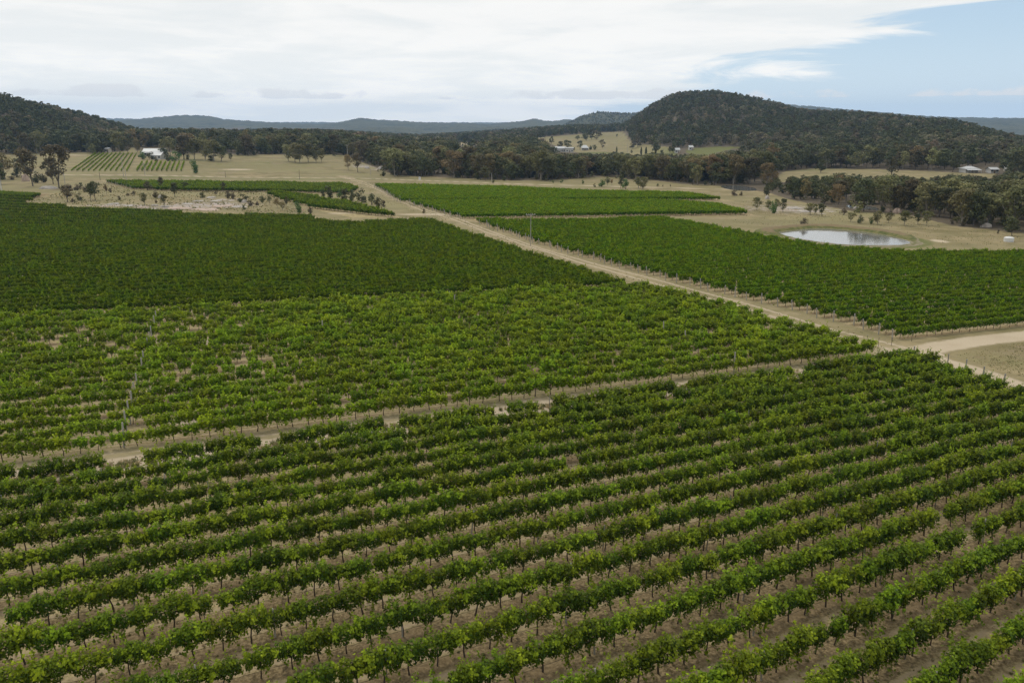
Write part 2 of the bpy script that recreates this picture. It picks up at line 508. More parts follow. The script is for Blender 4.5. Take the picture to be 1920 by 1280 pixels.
def ground_mat():
    m, t = new_mat('ground')
    geo = t.n('ShaderNodeNewGeometry')
    pos = geo.outputs['Position']
    n_big = t.noise(pos, 0.018, 5.0, 0.6, 0.4)
    n_mid = t.noise(pos, 0.11, 6.0, 0.62, 0.3)
    n_fine = t.noise(pos, 0.9, 6.0, 0.68)
    n_grain = t.noise(pos, 5.0, 4.0, 0.7)
    grassy = t.mix(t.mapr(n_mid, 0.34, 0.66), rgb(0.165, 0.142, 0.065), rgb(0.300, 0.242, 0.135))
    grassy = t.mix(t.mapr(n_big, 0.42, 0.62), grassy, t.mix(n_fine, rgb(0.20, 0.180, 0.082), rgb(0.28, 0.245, 0.125)))
    grassy = t.mix(t.mapr(t.noise(t.n('ShaderNodeMapping', {'Vector': pos, 'Scale': (0.012, 0.05, 1.0)}).outputs[0], 1.0, 6.0, 0.65, 0.5), 0.44, 0.64, 0.0, 0.75), grassy, t.mix(n_fine, rgb(0.165, 0.150, 0.070), rgb(0.215, 0.190, 0.098)))
    patch = t.mapr(t.noise(pos, 0.05, 6.0, 0.7, 0.8), 0.56, 0.68)
    grassy = t.mix(t.math('MULTIPLY', patch, 0.6), grassy, rgb(0.26, 0.195, 0.145))
    grassy = t.mix(t.mapr(n_fine, 0.35, 0.75, 0.0, 0.5), grassy, rgb(0.16, 0.128, 0.075), 'MIX')
    # greener grass
    gr = t.math('ADD', t.attr('green'), t.math('MULTIPLY', t.math('SUBTRACT', n_mid, 0.5), 1.1))
    grassy = t.mix(t.mapr(gr, 0.30, 0.80), grassy, t.mix(n_fine, rgb(0.085, 0.100, 0.030), rgb(0.17, 0.165, 0.062)))
    # vineyard floor: bare tilled soil along the row, dry mown grass between
    rowd = t.math('ADD', t.attr('rowd'), t.math('MULTIPLY', t.math('SUBTRACT', n_fine, 0.5), 0.85))
    soil = t.mix(t.mapr(n_grain, 0.39, 0.62), rgb(0.122, 0.090, 0.046), rgb(0.290, 0.220, 0.120))
    soil = t.mix(t.mapr(n_mid, 0.42, 0.64, 0.0, 0.7), soil, rgb(0.185, 0.132, 0.074))
    mown = t.mix(t.mapr(t.math('ADD', t.math('MULTIPLY', n_fine, 0.55), t.math('MULTIPLY', n_grain, 0.45)), 0.40, 0.60), rgb(0.195, 0.158, 0.075), rgb(0.410, 0.330, 0.180))
    mown = t.mix(t.mapr(n_big, 0.45, 0.60, 0.0, 0.45), mown, rgb(0.150, 0.142, 0.066))
    vfloor = t.mix(t.mapr(rowd, 0.28, 0.66), soil, mown)
    wheel = t.math('ABSOLUTE', t.math('SUBTRACT', t.attr('rowd'), 0.62))
    vfloor = t.mix(t.math('MULTIPLY', t.mapr(wheel, 0.04, 0.16, 0.95, 0.0), t.mapr(n_fine, 0.35, 0.6)), vfloor, rgb(0.33, 0.255, 0.165))
    vs = t.math('ADD', t.attr('soil'), t.math('MULTIPLY', t.math('SUBTRACT', n_fine, 0.5), 1.2))
    c = t.mix(t.mapr(vs, -0.4, 0.4), grassy, vfloor)
    # tracks, worn pale earth under thin grass
    tk = t.math('ADD', t.attr('track'), t.math('MULTIPLY', t.math('SUBTRACT', n_fine, 0.5), 2.2))
    tcol = t.mix(t.mapr(n_mid, 0.35, 0.65), rgb(0.195, 0.168, 0.084), rgb(0.310, 0.252, 0.150))
    tcol = t.mix(t.mapr(n_fine, 0.42, 0.72, 0.0, 0.55), tcol, rgb(0.19, 0.155, 0.085))
    c = t.mix(t.mapr(tk, -0.5, 0.9), c, tcol)
    rut = t.math('ADD', t.attr('rut'), t.math('MULTIPLY', t.math('SUBTRACT', n_fine, 0.5), 1.0))
    c = t.mix(t.mapr(rut, 0.15, 0.7, 0.0, 0.95), c, t.mix(n_grain, rgb(0.33, 0.27, 0.19), rgb(0.45, 0.37, 0.27)))
    # bare pale sand
    rd = t.math('ADD', t.attr('sand'), t.math('MULTIPLY', t.math('SUBTRACT', n_fine, 0.5), 1.4))
    scol = t.mix(n_grain, rgb(0.36, 0.295, 0.205), rgb(0.49, 0.41, 0.30))
    scol = t.mix(t.mapr(n_mid, 0.4, 0.7, 0.0, 0.5), scol, rgb(0.33, 0.26, 0.175))
    c = t.mix(t.mapr(rd, -0.3, 0.5), c, scol)
    # rock
    rk = t.math('ADD', t.math('MULTIPLY', t.attr('rock'), 0.5), t.math('MULTIPLY', t.math('SUBTRACT', t.noise(pos, 0.35, 5.0, 0.65), 0.5), 2.6))
    rk = t.math('MULTIPLY', rk, t.mapr(t.attr('rock'), 0.0, 0.25))
    c = t.mix(t.mapr(rk, 0.15, 0.6), c, t.mix(n_fine, rgb(0.22, 0.185, 0.165), rgb(0.46, 0.40, 0.36)))
    # forest litter
    fl = t.mix(n_fine, rgb(0.075, 0.062, 0.044), rgb(0.150, 0.120, 0.082))
    c = t.mix(t.attr('forest'), c, fl)
    bmp = t.n('ShaderNodeBump', {'Strength': 0.6, 'Distance': 0.12, 'Height': t.math('ADD', n_fine, t.math('MULTIPLY', n_grain, 0.4))})
    p = t.n('ShaderNodeBsdfPrincipled', {'Base Color': c, 'Roughness': 0.95, 'Specular IOR Level': 0.1, 'Normal': bmp})
    t.n('ShaderNodeOutputMaterial', {'Surface': p})
    return m


M['ground'] = ground_mat()


def canopy_mat():
    m, t = new_mat('distant_bush')
    pos = t.n('ShaderNodeNewGeometry').outputs['Position']
    a = t.noise(pos, 0.02, 8.0, 0.7)
    b = t.noise(pos, 0.004, 4.0, 0.6)
    c = t.mix(t.mapr(a, 0.3, 0.7), rgb(0.036, 0.040, 0.024), rgb(0.095, 0.095, 0.055))
    c = t.mix(t.mapr(b, 0.45, 0.62, 0.0, 0.5), c, rgb(0.10, 0.10, 0.058))
    bmp = t.n('ShaderNodeBump', {'Strength': 1.0, 'Distance': 6.0, 'Height': a})
    p = t.n('ShaderNodeBsdfPrincipled', {'Base Color': c, 'Roughness': 0.9, 'Specular IOR Level': 0.1, 'Normal': bmp})
    t.n('ShaderNodeOutputMaterial', {'Surface': p})
    return m


M['canopy'] = canopy_mat()

# ------------------------------------------------------------------ vineyard blocks: rows on the ground
POLY_B = [(-400, 905), (25, 868), (700, 787), (1415, 697), (1648, 668), (1520, 632), (1400, 594), (1215, 545), (700, 572), (0, 605), (-400, 628)]
POLY_C = [(-400, 620), (0, 599), (700, 566), (1205, 538), (1100, 505), (975, 467), (862, 429), (805, 409), (748, 411), (660, 414), (605, 411), (578, 402), (400, 399),
          (250, 392), (130, 385), (45, 377), (96, 364), (0, 360), (-400, 352)]
POLY_D = [(1690, 636), (1500, 583), (1293, 536), (1100, 484), (980, 448), (868, 408), (1000, 409), (1245, 405), (1330, 420), (1480, 447), (1560, 459), (1700, 467),
          (1920, 468), (2300, 472), (2300, 574), (1920, 611)]
POLY_E1 = [(755, 379), (868, 411), (1000, 413), (1418, 404), (1345, 384), (1250, 378), (1000, 377)]
POLY_E2 = [(700, 347), (755, 380), (1000, 380), (1378, 377), (1280, 363), (1100, 360), (960, 352)]
POLY_F = [(188, 339), (300, 341), (640, 345), (655, 348), (676, 356), (650, 365), (500, 361), (330, 359), (248, 355)]
POLY_G = [(484, 359), (560, 366), (640, 378), (700, 391), (752, 408), (660, 408), (590, 393), (525, 376)]
FENCE = [(1705, 668), (1711, 671), (1741, 677), (1776, 687), (1809, 698), (1842, 711), (1879, 725), (1919, 737), (2100, 800)]


def line_params(p, q):
    a, b = at(*p), at(*q)
    m = (b[1] - a[1]) / (b[0] - a[0])
    return a[1] - a[0] * m, math.atan(m)


ka = np.array([-8.3, -6, 0, 1, 2, 3, 4, 5, 6, 7, 8, 9, 10])
aa = np.array([20.4, 21.2, 23.06, 23.83, 24.73, 25.7, 26.57, 27.3, 28.36, 29.16, 29.4, 30.57, 32.2])
ya = np.array([77.9, 70.8, 1.9826 * 27, 1.8704 * 27, 1.7577 * 27, 1.636 * 27, 1.5165 * 27, 1.3905 * 27, 1.2593 * 27, 1.1306 * 27, 1.0129 * 27, 0.8798 * 27, 0.7342 * 27])
PA, PYA = np.polyfit(ka, aa, 2), np.polyfit(ka, ya, 2)
ROWS_A = [(float(np.polyval(PYA, k)), math.radians(float(np.polyval(PA, k)))) for k in range(-6, 14)]


def fan_rows(lines, spacing):
    ps = sorted(line_params(*l) for l in lines)
    ys = [p[0] for p in ps]
    an = [p[1] for p in ps]
    out = []
    y = ys[0]
    while y <= ys[-1] + 0.01:
        a = float(np.interp(y, ys, an))
        out.append((y, a))
        y += spacing / math.cos(a)
    return out


ROWS_B = fan_rows([((25, 865), (1415, 692)), ((0, 607), (1205, 545))], 2.75)
ROWS_C = fan_rows([((0, 598), (1205, 537)), ((40, 428.5), (892, 438.6)), ((-100, 366), (800, 409)), ((-400, 340), (400, 370))], 2.5)
ROWS_D = fan_rows([((1697, 634), (1920, 610)), ((874, 411), (1250, 408)), ((874, 404), (1250, 402))], 2.9)
ROWS_E1 = fan_rows([((868, 410), (1412, 403)), ((757, 379), (1300, 378))], 2.7)
ROWS_E2 = fan_rows([((755, 379), (1370, 376)), ((702, 347), (1300, 348))], 2.9)
ROWS_F = fan_rows([((250, 356), (640, 366)), ((190, 336), (640, 344))], 3.0)
ROWS_G = fan_rows([((590, 391), (748, 409)), ((488, 360), (640, 378))], 2.8)


def row_points(rows, step, jit, clip, tmin=-500, tmax=500):
    """plants along every row: list of (x, y, angle, row index)"""
    out = []
    for i, (y0, a) in enumerate(rows):
        t = np.arange(tmin, tmax, step) + rng.uniform(0, step)
        t = t + rng.normal(0, jit, len(t))
        x = t * math.cos(a)
        y = y0 + t * math.sin(a)
        k = y > 5
        x, y = x[k], y[k]
        px, py, dep = project(x, y, np.zeros(len(x)))
        k = clip(px, py, x, y)
        out += [(xx, yy, a, i) for xx, yy in zip(x[k], y[k])]
    return np.array(out)


def clip_poly(poly, ztop=1.3):
    def f(px, py, x, y):
        tx, ty, _ = project(x, y, np.full(len(x), ztop))
        return inside(poly, px, py) & inside(poly, tx, ty) & (px > -140) & (px < 2060)
    return f


FG = gpoly(FENCE)


def clip_a(px, py, x, y):
    keep = (px > -200) & (px < 2130) & (py < 1440) & (py > 600)
    lim = np.interp(-y, -FG[:, 1][::1], FG[:, 0]) if FG[0, 1] > FG[-1, 1] else np.interp(y, FG[:, 1], FG[:, 0])
    keep &= (x < lim - 2.4)
    # missing plants seen in the photograph
    for gx, gy, rx, ry in [(1755, 988, 18, 16), (1808, 1030, 13, 14), (1080, 898, 14, 14), (1598, 682, 9, 9), (935, 778, 22, 9),
                           (760, 905, 26, 9), (1250, 765, 12, 7), (180, 1050, 14, 9), (655, 1165, 20, 12), (1330, 1035, 8, 8)]:
        keep &= ~((np.abs(px - gx) < rx) & (np.abs(py - gy) < ry))
    return keep


PTS_A = row_points(ROWS_A, 1.5, 0.10, clip_a, -80, 110)


PTS_A = PTS_A[(PTS_A[:, 3] > 0.5) | (rng.random(len(PTS_A)) > 0.06)]


def thin(pts, f):
    px, py, _ = project(pts[:, 0], pts[:, 1], 0 * pts[:, 0])
    return pts[rng.random(len(pts)) > f(px, py)]


PTS_B = row_points(ROWS_B, 1.45, 0.10, clip_poly(POLY_B, 0.0))
PTS_C = row_points(ROWS_C, 1.5, 0.15, clip_poly(POLY_C))
PTS_D = row_points(ROWS_D, 1.5, 0.15, clip_poly(POLY_D))
PTS_E1 = row_points(ROWS_E1, 1.6, 0.15, clip_poly(POLY_E1, 0.6))
PTS_E2 = row_points(ROWS_E2, 1.6, 0.15, clip_poly(POLY_E2, 0.6))
PTS_F = row_points(ROWS_F, 1.7, 0.15, clip_poly(POLY_F, 0.8))
PTS_G = row_points(ROWS_G, 1.6, 0.15, clip_poly(POLY_G, 0.6))
# weak patches of block B where the soil shows through
WEAK = [(385, 625, 95, 30), (310, 720, 60, 22), (345, 790, 50, 16), (500, 690, 90, 22), (140, 655, 170, 26), (600, 740, 80, 14), (1110, 690, 50, 12), (930, 660, 60, 12), (900, 600, 50, 12)]


def weak_at(px, py):
    wv = np.zeros(np.shape(px))
    for x, y, rx, ry in WEAK:
        wv = np.maximum(wv, np.exp(-((px - x) / rx) ** 2 - ((py - y) / ry) ** 2))
    return wv


PTS_B = thin(PTS_B, lambda px, py: 0.015 + 0.10 * weak_at(px, py))


def small_rows(ends):
    out = []
    for i, (p, q) in enumerate(ends):
        a, b = at(*p), at(*q)
        L = np.hypot(*(b - a)[:2])
        n = int(L / 1.9)
        for t in np.linspace(0, 1, n):
            if rng.random() < 0.06:
                continue
            s = a + (b - a) * t
            out.append((s[0], s[1], math.atan2(b[1] - a[1], b[0] - a[0]), i))
    return np.array(out)


H1_ENDS = [((134 + 10.4 * i, 322 - 0.5 * (i < 2)), (180 + 7.6 * i, 289)) for i in range(11)]
H2_ENDS = [((257 + 9.2 * i, 321.5), (268 + 8.6 * i, 305)) for i in range(10)]
PTS_H1 = small_rows(H1_ENDS)
PTS_H2 = small_rows(H2_ENDS)

# ------------------------------------------------------------------ ground regions
TRACK_MAIN = [(640, 330), (688, 345), (745, 372), (800, 396), (850, 409), (915, 434), (1000, 463), (1100, 493), (1230, 528), (1400, 574), (1560, 622), (1680, 652)]
TRACK_MID = [(-200, 905), (25, 879), (500, 822), (960, 759), (1415, 703), (1680, 668)]
ROAD_IN = [(2060, 612), (1930, 628), (1840, 638), (1760, 650), (1722, 660)]
ROAD_BEND = [(1722, 660), (1735, 668), (1790, 682), (1850, 700), (1910, 721), (2080, 790)]
SAND_ROW = [(-100, 911), (60, 892), (300, 862), (620, 820), (960, 770), (1120, 747), (1300, 725), (1500, 699)]
PUBLIC_ROAD = [(-100, 326), (300, 329), (700, 335), (1000, 346), (1250, 352), (1400, 356)]
POND = [(1462, 436), (1490, 432), (1530, 429), (1580, 431), (1640, 438), (1690, 448), (1706, 455), (1690, 459), (1640, 460), (1580, 458), (1520, 451), (1478, 443)]
POND_G = gpoly(POND)
CREEK1 = gpoly([(1352, 349), (1385, 348), (1412, 352), (1418, 357), (1398, 358), (1366, 355)])
CREEK2 = gpoly([(1588, 385), (1612, 385), (1642, 389), (1646, 394), (1618, 393), (1592, 390)])
PASTURE = [(1000, 259), (1075, 253), (1120, 249), (1168, 247), (1176, 258), (1186, 270), (1230, 273), (1268, 277), (1272, 292), (1150, 292), (1060, 284), (1030, 268)]
FIELD_R = [(1442, 340), (1470, 322), (1520, 316), (1620, 317), (1720, 320), (1800, 324), (1868, 326), (1868, 334), (1770, 336), (1680, 342), (1560, 335), (1480, 342)]
FIELD_S = [(1283, 283), (1310, 277), (1345, 275), (1392, 276), (1362, 282), (1332, 291), (1290, 289)]
FIELD_C = [(850, 270), (862, 267), (905, 267), (905, 271), (870, 274)]
FIELD_L = [(240, 283), (242, 277), (255, 277), (256, 284)]
FIELD_T = [(428, 255), (470, 254), (478, 259), (436, 260)]
FRONT = [(-900, 310), (-60, 290), (30, 288), (130, 287), (200, 285), (262, 283), (330, 286), (440, 290), (520, 290), (640, 290), (668, 300), (715, 318), (740, 328), (800, 331),
         (870, 334), (960, 339), (1050, 337), (1130, 331), (1210, 336), (1280, 345), (1350, 348), (1440, 361), (1480, 374), (1520, 382), (1600, 396), (1700, 402), (1790, 424), (1920, 437), (2100, 452), (2600, 480)]
FRONT_X = np.array([p[0] for p in FRONT], float)
FRONT_Y = np.array([p[1] for p in FRONT], float)

# polar ground grid about the camera's foot
az_f = np.radians(np.arange(-37.5, 37.51, 0.155))
az_c = np.radians(np.concatenate([np.arange(-180, -60, 6), np.arange(-60, -37.5, 1.5)]))
AZ = np.concatenate([az_c, az_f, -az_c[::-1][:-1]])
AZ = np.unique(np.round(AZ, 7))
Rg = [0.5, 4, 9, 14, 19, 23]
while Rg[-1] < 690:
    Rg.append(Rg[-1] * 1.0072)
while Rg[-1] < 2600:
    Rg.append(Rg[-1] * 1.012)
while Rg[-1] < 8200:
    Rg.append(Rg[-1] * 1.022)
Rg = np.array(Rg)
NA, NR = len(AZ), len(Rg)
GR, GA = np.meshgrid(Rg, AZ, indexing='ij')
GX, GY = GR * np.sin(GA), GR * np.cos(GA)
GZ, GI = terrain(GX, GY, True)
front = GY > 3
gpx, gpy, _ = project(GX, np.where(front, GY, 3), GZ)
gpx = np.where(front, gpx, -9999)
HILL_NAMES = list(RIDGES)
near_m = (GR < 950) & front & (np.abs(GA) < math.radians(45))


def on(fn, default):
    out = np.full(GX.shape, float(default))
    out[near_m] = fn(GX[near_m], GY[near_m])
    return out


soil = np.full(GX.shape, -30.0)
rowd = np.ones(GX.shape)
rowi = [('A', ROWS_A, None), ('B', ROWS_B, POLY_B), ('C', ROWS_C, POLY_C), ('D', ROWS_D, POLY_D), ('E1', ROWS_E1, POLY_E1), ('E2', ROWS_E2, POLY_E2), ('F', ROWS_F, POLY_F), ('G', ROWS_G, POLY_G)]
A_POLY_G = None
for nm, rows, poly in rowi:
    if poly is None:
        y0, a0 = ROWS_A[0]
        left = np.array([-70, y0 - 70 * math.tan(a0) + 1.2])
        r0 = FG[0] + np.array([0.6, 0.5])
        pg = np.vstack([[left], [r0], FG[1:], [[60, -20]], [[-90, -20]]])
        A_POLY_G = pg
    else:
        pg = gpoly([(np.clip(p[0], -400, 2300), p[1]) for p in poly])
    x, y = GX[near_m], GY[near_m]
    d = sdf(pg, x, y)
    s = soil[near_m]
    soil[near_m] = np.maximum(s, d)
    rr_ = rowd[near_m]
    best = np.full(len(x), 9.0)
    for (y0, a) in rows:
        best = np.minimum(best, np.abs((y - y0) * math.cos(a) - x * math.sin(a)))
    rr_ = np.where(d > -0.5, np.minimum(best / 1.4, 1.2), rr_)
    rowd[near_m] = rr_
soil = np.clip(soil, -3, 3)

tm = gpoly(TRACK_MAIN)
d_main = on(lambda x, y: seg_dist(tm, x, y, False), 99)
d_mid = on(lambda x, y: seg_dist(gpoly(TRACK_MID), x, y, False), 99)
d_rin = on(lambda x, y: seg_dist(gpoly(ROAD_IN), x, y, False), 99)
d_rbend = on(lambda x, y: seg_dist(gpoly(ROAD_BEND), x, y, False), 99)
d_sand = on(lambda x, y: seg_dist(gpoly(SAND_ROW), x, y, False), 99)
pr = gpoly(PUBLIC_ROAD)
d_pub = on(lambda x, y: seg_dist(pr, x, y, False), 99)
track = np.maximum(3.5 - d_main + 0.8 * wob(GX, GY, 8, 6), np.maximum(2.5 - d_mid, -3))
rut = np.clip(1 - np.abs(np.abs(d_main + 0.25 * wob(GX, GY, 20, 1)) - 0.95) / 0.55, 0, 1)
rut = np.maximum(rut, 0.55 * np.clip(1 - np.abs(d_mid - 0.85) / 0.5, 0, 1))
rut = np.maximum(rut, np.clip(1 - np.abs(d_pub - 1.0) / 1.6, 0, 1) * 0.9)
sand = np.maximum(2.0 - d_rin, 1.35 - d_rbend)
patch = np.clip(1.25 + 0.5 * wob(GX, GY, 9, 4), 0.6, 2.0)
sand = np.maximum(sand, patch - d_sand - 1.0)
rut = np.maximum(rut, np.clip(2.1 - d_sand, 0, 1))
fr = at(1722, 664)
sand = np.maximum(sand, 3.2 - np.hypot(GX - fr[0], GY - fr[1]))
for (qx, qy, rx, ry) in [(323, 728, 5, 1.1), (340, 790, 3, 0.8), (370, 640, 7, 1.6), (445, 318, 10, 5), (140, 291, 10, 4), (20, 408, 0.1, .1), (800, 402, 10, 3), (12, 408, 1, 1),
                         (640, 400, 5, 2), (1762, 452, 2, 3), (1690, 457, 6, 1.2), (870, 405, 5, 1.2), (1700, 660, 4, 2), (905, 339, 5, 2), (880, 270, 26, 30)]:
    q = at(qx, qy)
    dd = np.hypot((GX - q[0]) / rx, (GY - q[1]) / ry)
    sand = np.maximum(sand, np.where(dd < 1.6, 1.0 - dd, -3))
sand = np.clip(sand, -3, 3)
pond_d = on(lambda x, y: sdf(POND_G, x, y), -99)
green = np.clip(1 - np.abs(pond_d + 3.0) / 4.0, 0, 1) * 1.2
for (qx, qy, rx, ry, s) in [(1870, 672, 9, 6, 0.42), (1700, 452, 9, 5, 0.8), (600, 325, 60, 40, 0.35), (480, 310, 90, 60, 0.45), (300, 333, 60, 12, 0.6), (620, 336, 80, 8, 0.6), (1100, 255, 90, 160, 0.45),
                            (1330, 282, 60, 80, 0.9), (1115, 287, 40, 25, 0.9), (1500, 318, 40, 30, 0.5), (690, 403, 5, 3, 0.7), (1180, 545, 9, 5, 0.4), (1360, 560, 9, 6, 0.4), (1560, 610, 6, 5, 0.3)]:
    q = at(qx, qy)
    dd = np.hypot((GX - q[0]) / rx, (GY - q[1]) / ry)
    green = np.maximum(green, s * np.clip(1.4 - dd, 0, 1))
rock = np.zeros(GX.shape)
for (qx, qy, rx, ry, s) in [(385, 385, 17, 12, 1.0), (330, 390, 14, 6, 0.9), (225, 385, 14, 5, 0.9), (420, 375, 9, 6, 0.8), (1490, 392, 14, 14, 0.8), (1680, 395, 10, 9, 0.7), (1850, 420, 8, 7, 0.8), (690, 312, 12, 14, 0.8), (720, 318, 8, 10, 0.8)]:
    q = at(qx, qy)
    dd = np.hypot((GX - q[0]) / rx, (GY - q[1]) / ry)
    rock = np.maximum(rock, s * np.clip(1.5 - dd, 0, 1))

clear_px = [PASTURE, FIELD_R, FIELD_S, FIELD_C, FIELD_L, FIELD_T]
fmask = (gpy < np.interp(gpx, FRONT_X, FRONT_Y)) & (GR > 190)
for c in clear_px:
    fmask &= ~inside(c, gpx, gpy)
fmask &= front
forest_attr = np.where(fmask, 1.0, 0.0)
forest_attr = np.where((GR > 600) & ~front, 1.0, forest_attr)
# roughen the far canopy (crowns too small to tell apart)
far_rough = (GR > 2300) & (GI >= 0)
GZ = GZ + np.where(far_rough, rng.random(GX.shape) * 7.0, 0)
# dig the pond a little and raise its far bank
GZ = GZ + np.where((pond_d < -0.5) & (pond_d > -9) & front, 0, 0)
GZ = np.where(pond_d > 0.3, -0.35, GZ)

fi = np.arange(NR * NA).reshape(NR, NA)
quads = np.stack([fi[:-1, :-1], fi[:-1, 1:], fi[1:, 1:], fi[1:, :-1]], -1)
# close the circle
wrap = np.stack([fi[:-1, -1], fi[:-1, 0], fi[1:, 0], fi[1:, -1]], -1)
allq = np.concatenate([quads.reshape(-1, 4), wrap.reshape(-1, 4)])[:, ::-1]
cen = lambda A: np.concatenate([A[:-1, :-1].ravel(), A[:-1, -1].ravel()])
cls = np.zeros(len(allq), int)
c_soil, c_track, c_sand = cen(soil), cen(track), cen(sand)
cls[c_soil > 0] = 1
cls[(c_track > 0) & (c_soil <= 0.2)] = 2
cls[(np.maximum(cen(2.0 - d_rin), cen(1.35 - d_rbend)) > 0)] = 3
cls[cen(2.6 - d_pub) > 0] = 4
ci = cen(GI)
for i in range(len(HILL_NAMES)):
    cls[(ci == i)] = 10 + i
GV = np.stack([GX, GY, GZ], -1).reshape(-1, 3)
GAT = {'soil': soil, 'rowd': rowd, 'track': np.clip(track, -3, 3), 'rut': rut, 'sand': sand, 'green': green, 'rock': rock, 'forest': forest_attr}
NAMES = {0: 'ground', 1: 'vineyard_ground', 2: 'farm_track', 3: 'dirt_road', 4: 'gravel_road'}
LBL = {0: 'dry tan paddock grass and bare earth', 1: 'brown soil and dry mown grass between vine rows', 2: 'straw coloured farm track between the vineyard blocks',
       3: 'pale sandy dirt road bending at the vineyard corner', 4: 'pale gravel road running below the forest edge'}
HL = {'hill_left': 'bush covered hill at the left edge', 'hill_right': 'flat topped bush covered hill on the right', 'hill_shoulder': 'low wooded shoulder beside the flat topped hill',
      'ridge_dark': 'low dark wooded ridge before the blue hills', 'ridge_peak': 'rounded blue green peak left of the big hill', 'ridge_far': 'long hazy blue range on the horizon',
      'ridge_plateau': 'long blue plateau behind the right hill', 'ridge_horizon': 'faintest far blue plateau on the horizon'}
for k in np.unique(cls):
    q = allq[cls == k]
    u, inv = np.unique(q, return_inverse=True)
    nm = NAMES.get(int(k)) or 'hill'
    if k >= 10:
        mat = M['canopy'] if HILL_NAMES[k - 10] not in ('hill_left', 'hill_right', 'hill_shoulder') else M['ground']
    else:
        mat = M['ground']
    me = mesh_from(nm, GV[u], inv.reshape(-1, 4), [mat], attrs={a: v.ravel()[u] for a, v in GAT.items()}, smooth=True)
    o = link(nm, me)
    tag(o, LBL[int(k)] if k < 10 else HL[HILL_NAMES[k - 10]], None, None, 'structure')


# ------------------------------------------------------------------ water
def water_sheet(name, poly, z, label):
    pts = np.asarray(poly)
    c = pts.mean(0)
    # smooth the outline (closed Catmull-Rom)
    out = []
    n = len(pts)
    for i in range(n):
        p0, p1, p2, p3 = pts[i - 1], pts[i], pts[(i + 1) % n], pts[(i + 2) % n]
        for t in np.linspace(0, 1, 6, endpoint=False):
            out.append(0.5 * ((2 * p1) + (-p0 + p2) * t + (2 * p0 - 5 * p1 + 4 * p2 - p3) * t * t + (-p0 + 3 * p1 - 3 * p2 + p3) * t ** 3))
    out = np.array(out) + rng.normal(0, 0.12, (len(out), 2))
    v = [(c[0], c[1], z)] + [(p[0], p[1], z) for p in out]
    f = [(0, 1 + i, 1 + (i + 1) % len(out)) for i in range(len(out))]
    o = link(name, mesh_from(name, v, f, [M['water']]))
    return tag(o, label, None, None, 'structure'), out


pond, pond_rim = water_sheet('pond_water', POND_G, 0.03, 'pale still water of the farm dam beside the vines')
water_sheet('creek_water', CREEK1, 0.03, 'glinting creek pool under the trees')
water_sheet('creek_water', CREEK2, 0.03, 'dark narrow creek pool in front of the trees')

# earth bank of the dam: a raised ring, higher on the far side
n = len(pond_rim)
pc = pond_rim.mean(0)
bv, bf = [], []
prof = [(-0.25, -0.1), (0.35, 0.10), (1.3, 0.55), (2.6, 0.85), (4.0, 0.80), (5.6, 0.35), (7.0, -0.05)]
for i in range(n):
    p = pond_rim[i]
    tng = pond_rim[(i + 1) % n] - pond_rim[i - 1]
    nr = np.array([tng[1], -tng[0]])
    nr /= np.linalg.norm(nr) + 1e-9
    if (p - pc) @ nr < 0:
        nr = -nr
    far = np.clip((p - pc) @ np.array([0.25, 1.0]) / 9.0 + 0.45, 0.08, 1.0)
    for (o_, z_) in prof:
        q = p + nr * o_ * (0.35 + 0.65 * far)
        bv.append((q[0], q[1], z_ * far * (1.1 if z_ > 0 else 1) + rng.normal(0, 0.03)))
m_ = len(prof)
for i in range(n):
    j = (i + 1) % n
    for k in range(m_ - 1):
        bf.append((i * m_ + k, j * m_ + k, j * m_ + k + 1, i * m_ + k + 1))


def bank_mat():
    m, t = new_mat('dam_bank')
    geo = t.n('ShaderNodeNewGeometry')
    pos = geo.outputs['Position']
    nf = t.noise(pos, 0.8, 6.0, 0.65)
    nb = t.noise(pos, 0.13, 4.0, 0.6)
    zz = t.n('ShaderNodeSeparateXYZ', {0: pos}).outputs[2]
    c = t.mix(t.mapr(nf, 0.3, 0.7), rgb(0.070, 0.085, 0.026), rgb(0.165, 0.150, 0.060))
    c = t.mix(t.mapr(t.math('ADD', zz, t.math('MULTIPLY', t.math('SUBTRACT', nb, 0.5), 0.7)), 0.45, 0.75), c, t.mix(nf, rgb(0.11, 0.075, 0.045), rgb(0.25, 0.20, 0.11)))
    c = t.mix(t.mapr(zz, 0.03, 0.10, 0.8, 0.0), c, rgb(0.25, 0.21, 0.15))
    p = t.n('ShaderNodeBsdfPrincipled', {'Base Color': c, 'Roughness': 0.95, 'Specular IOR Level': 0.1})
    t.n('ShaderNodeOutputMaterial', {'Surface': p})
    return m


tag(link('dam_bank', mesh_from('dam_bank', bv, bf, [bank_mat()], smooth=True)), 'grassy earth bank around the farm dam', None, None, 'structure')


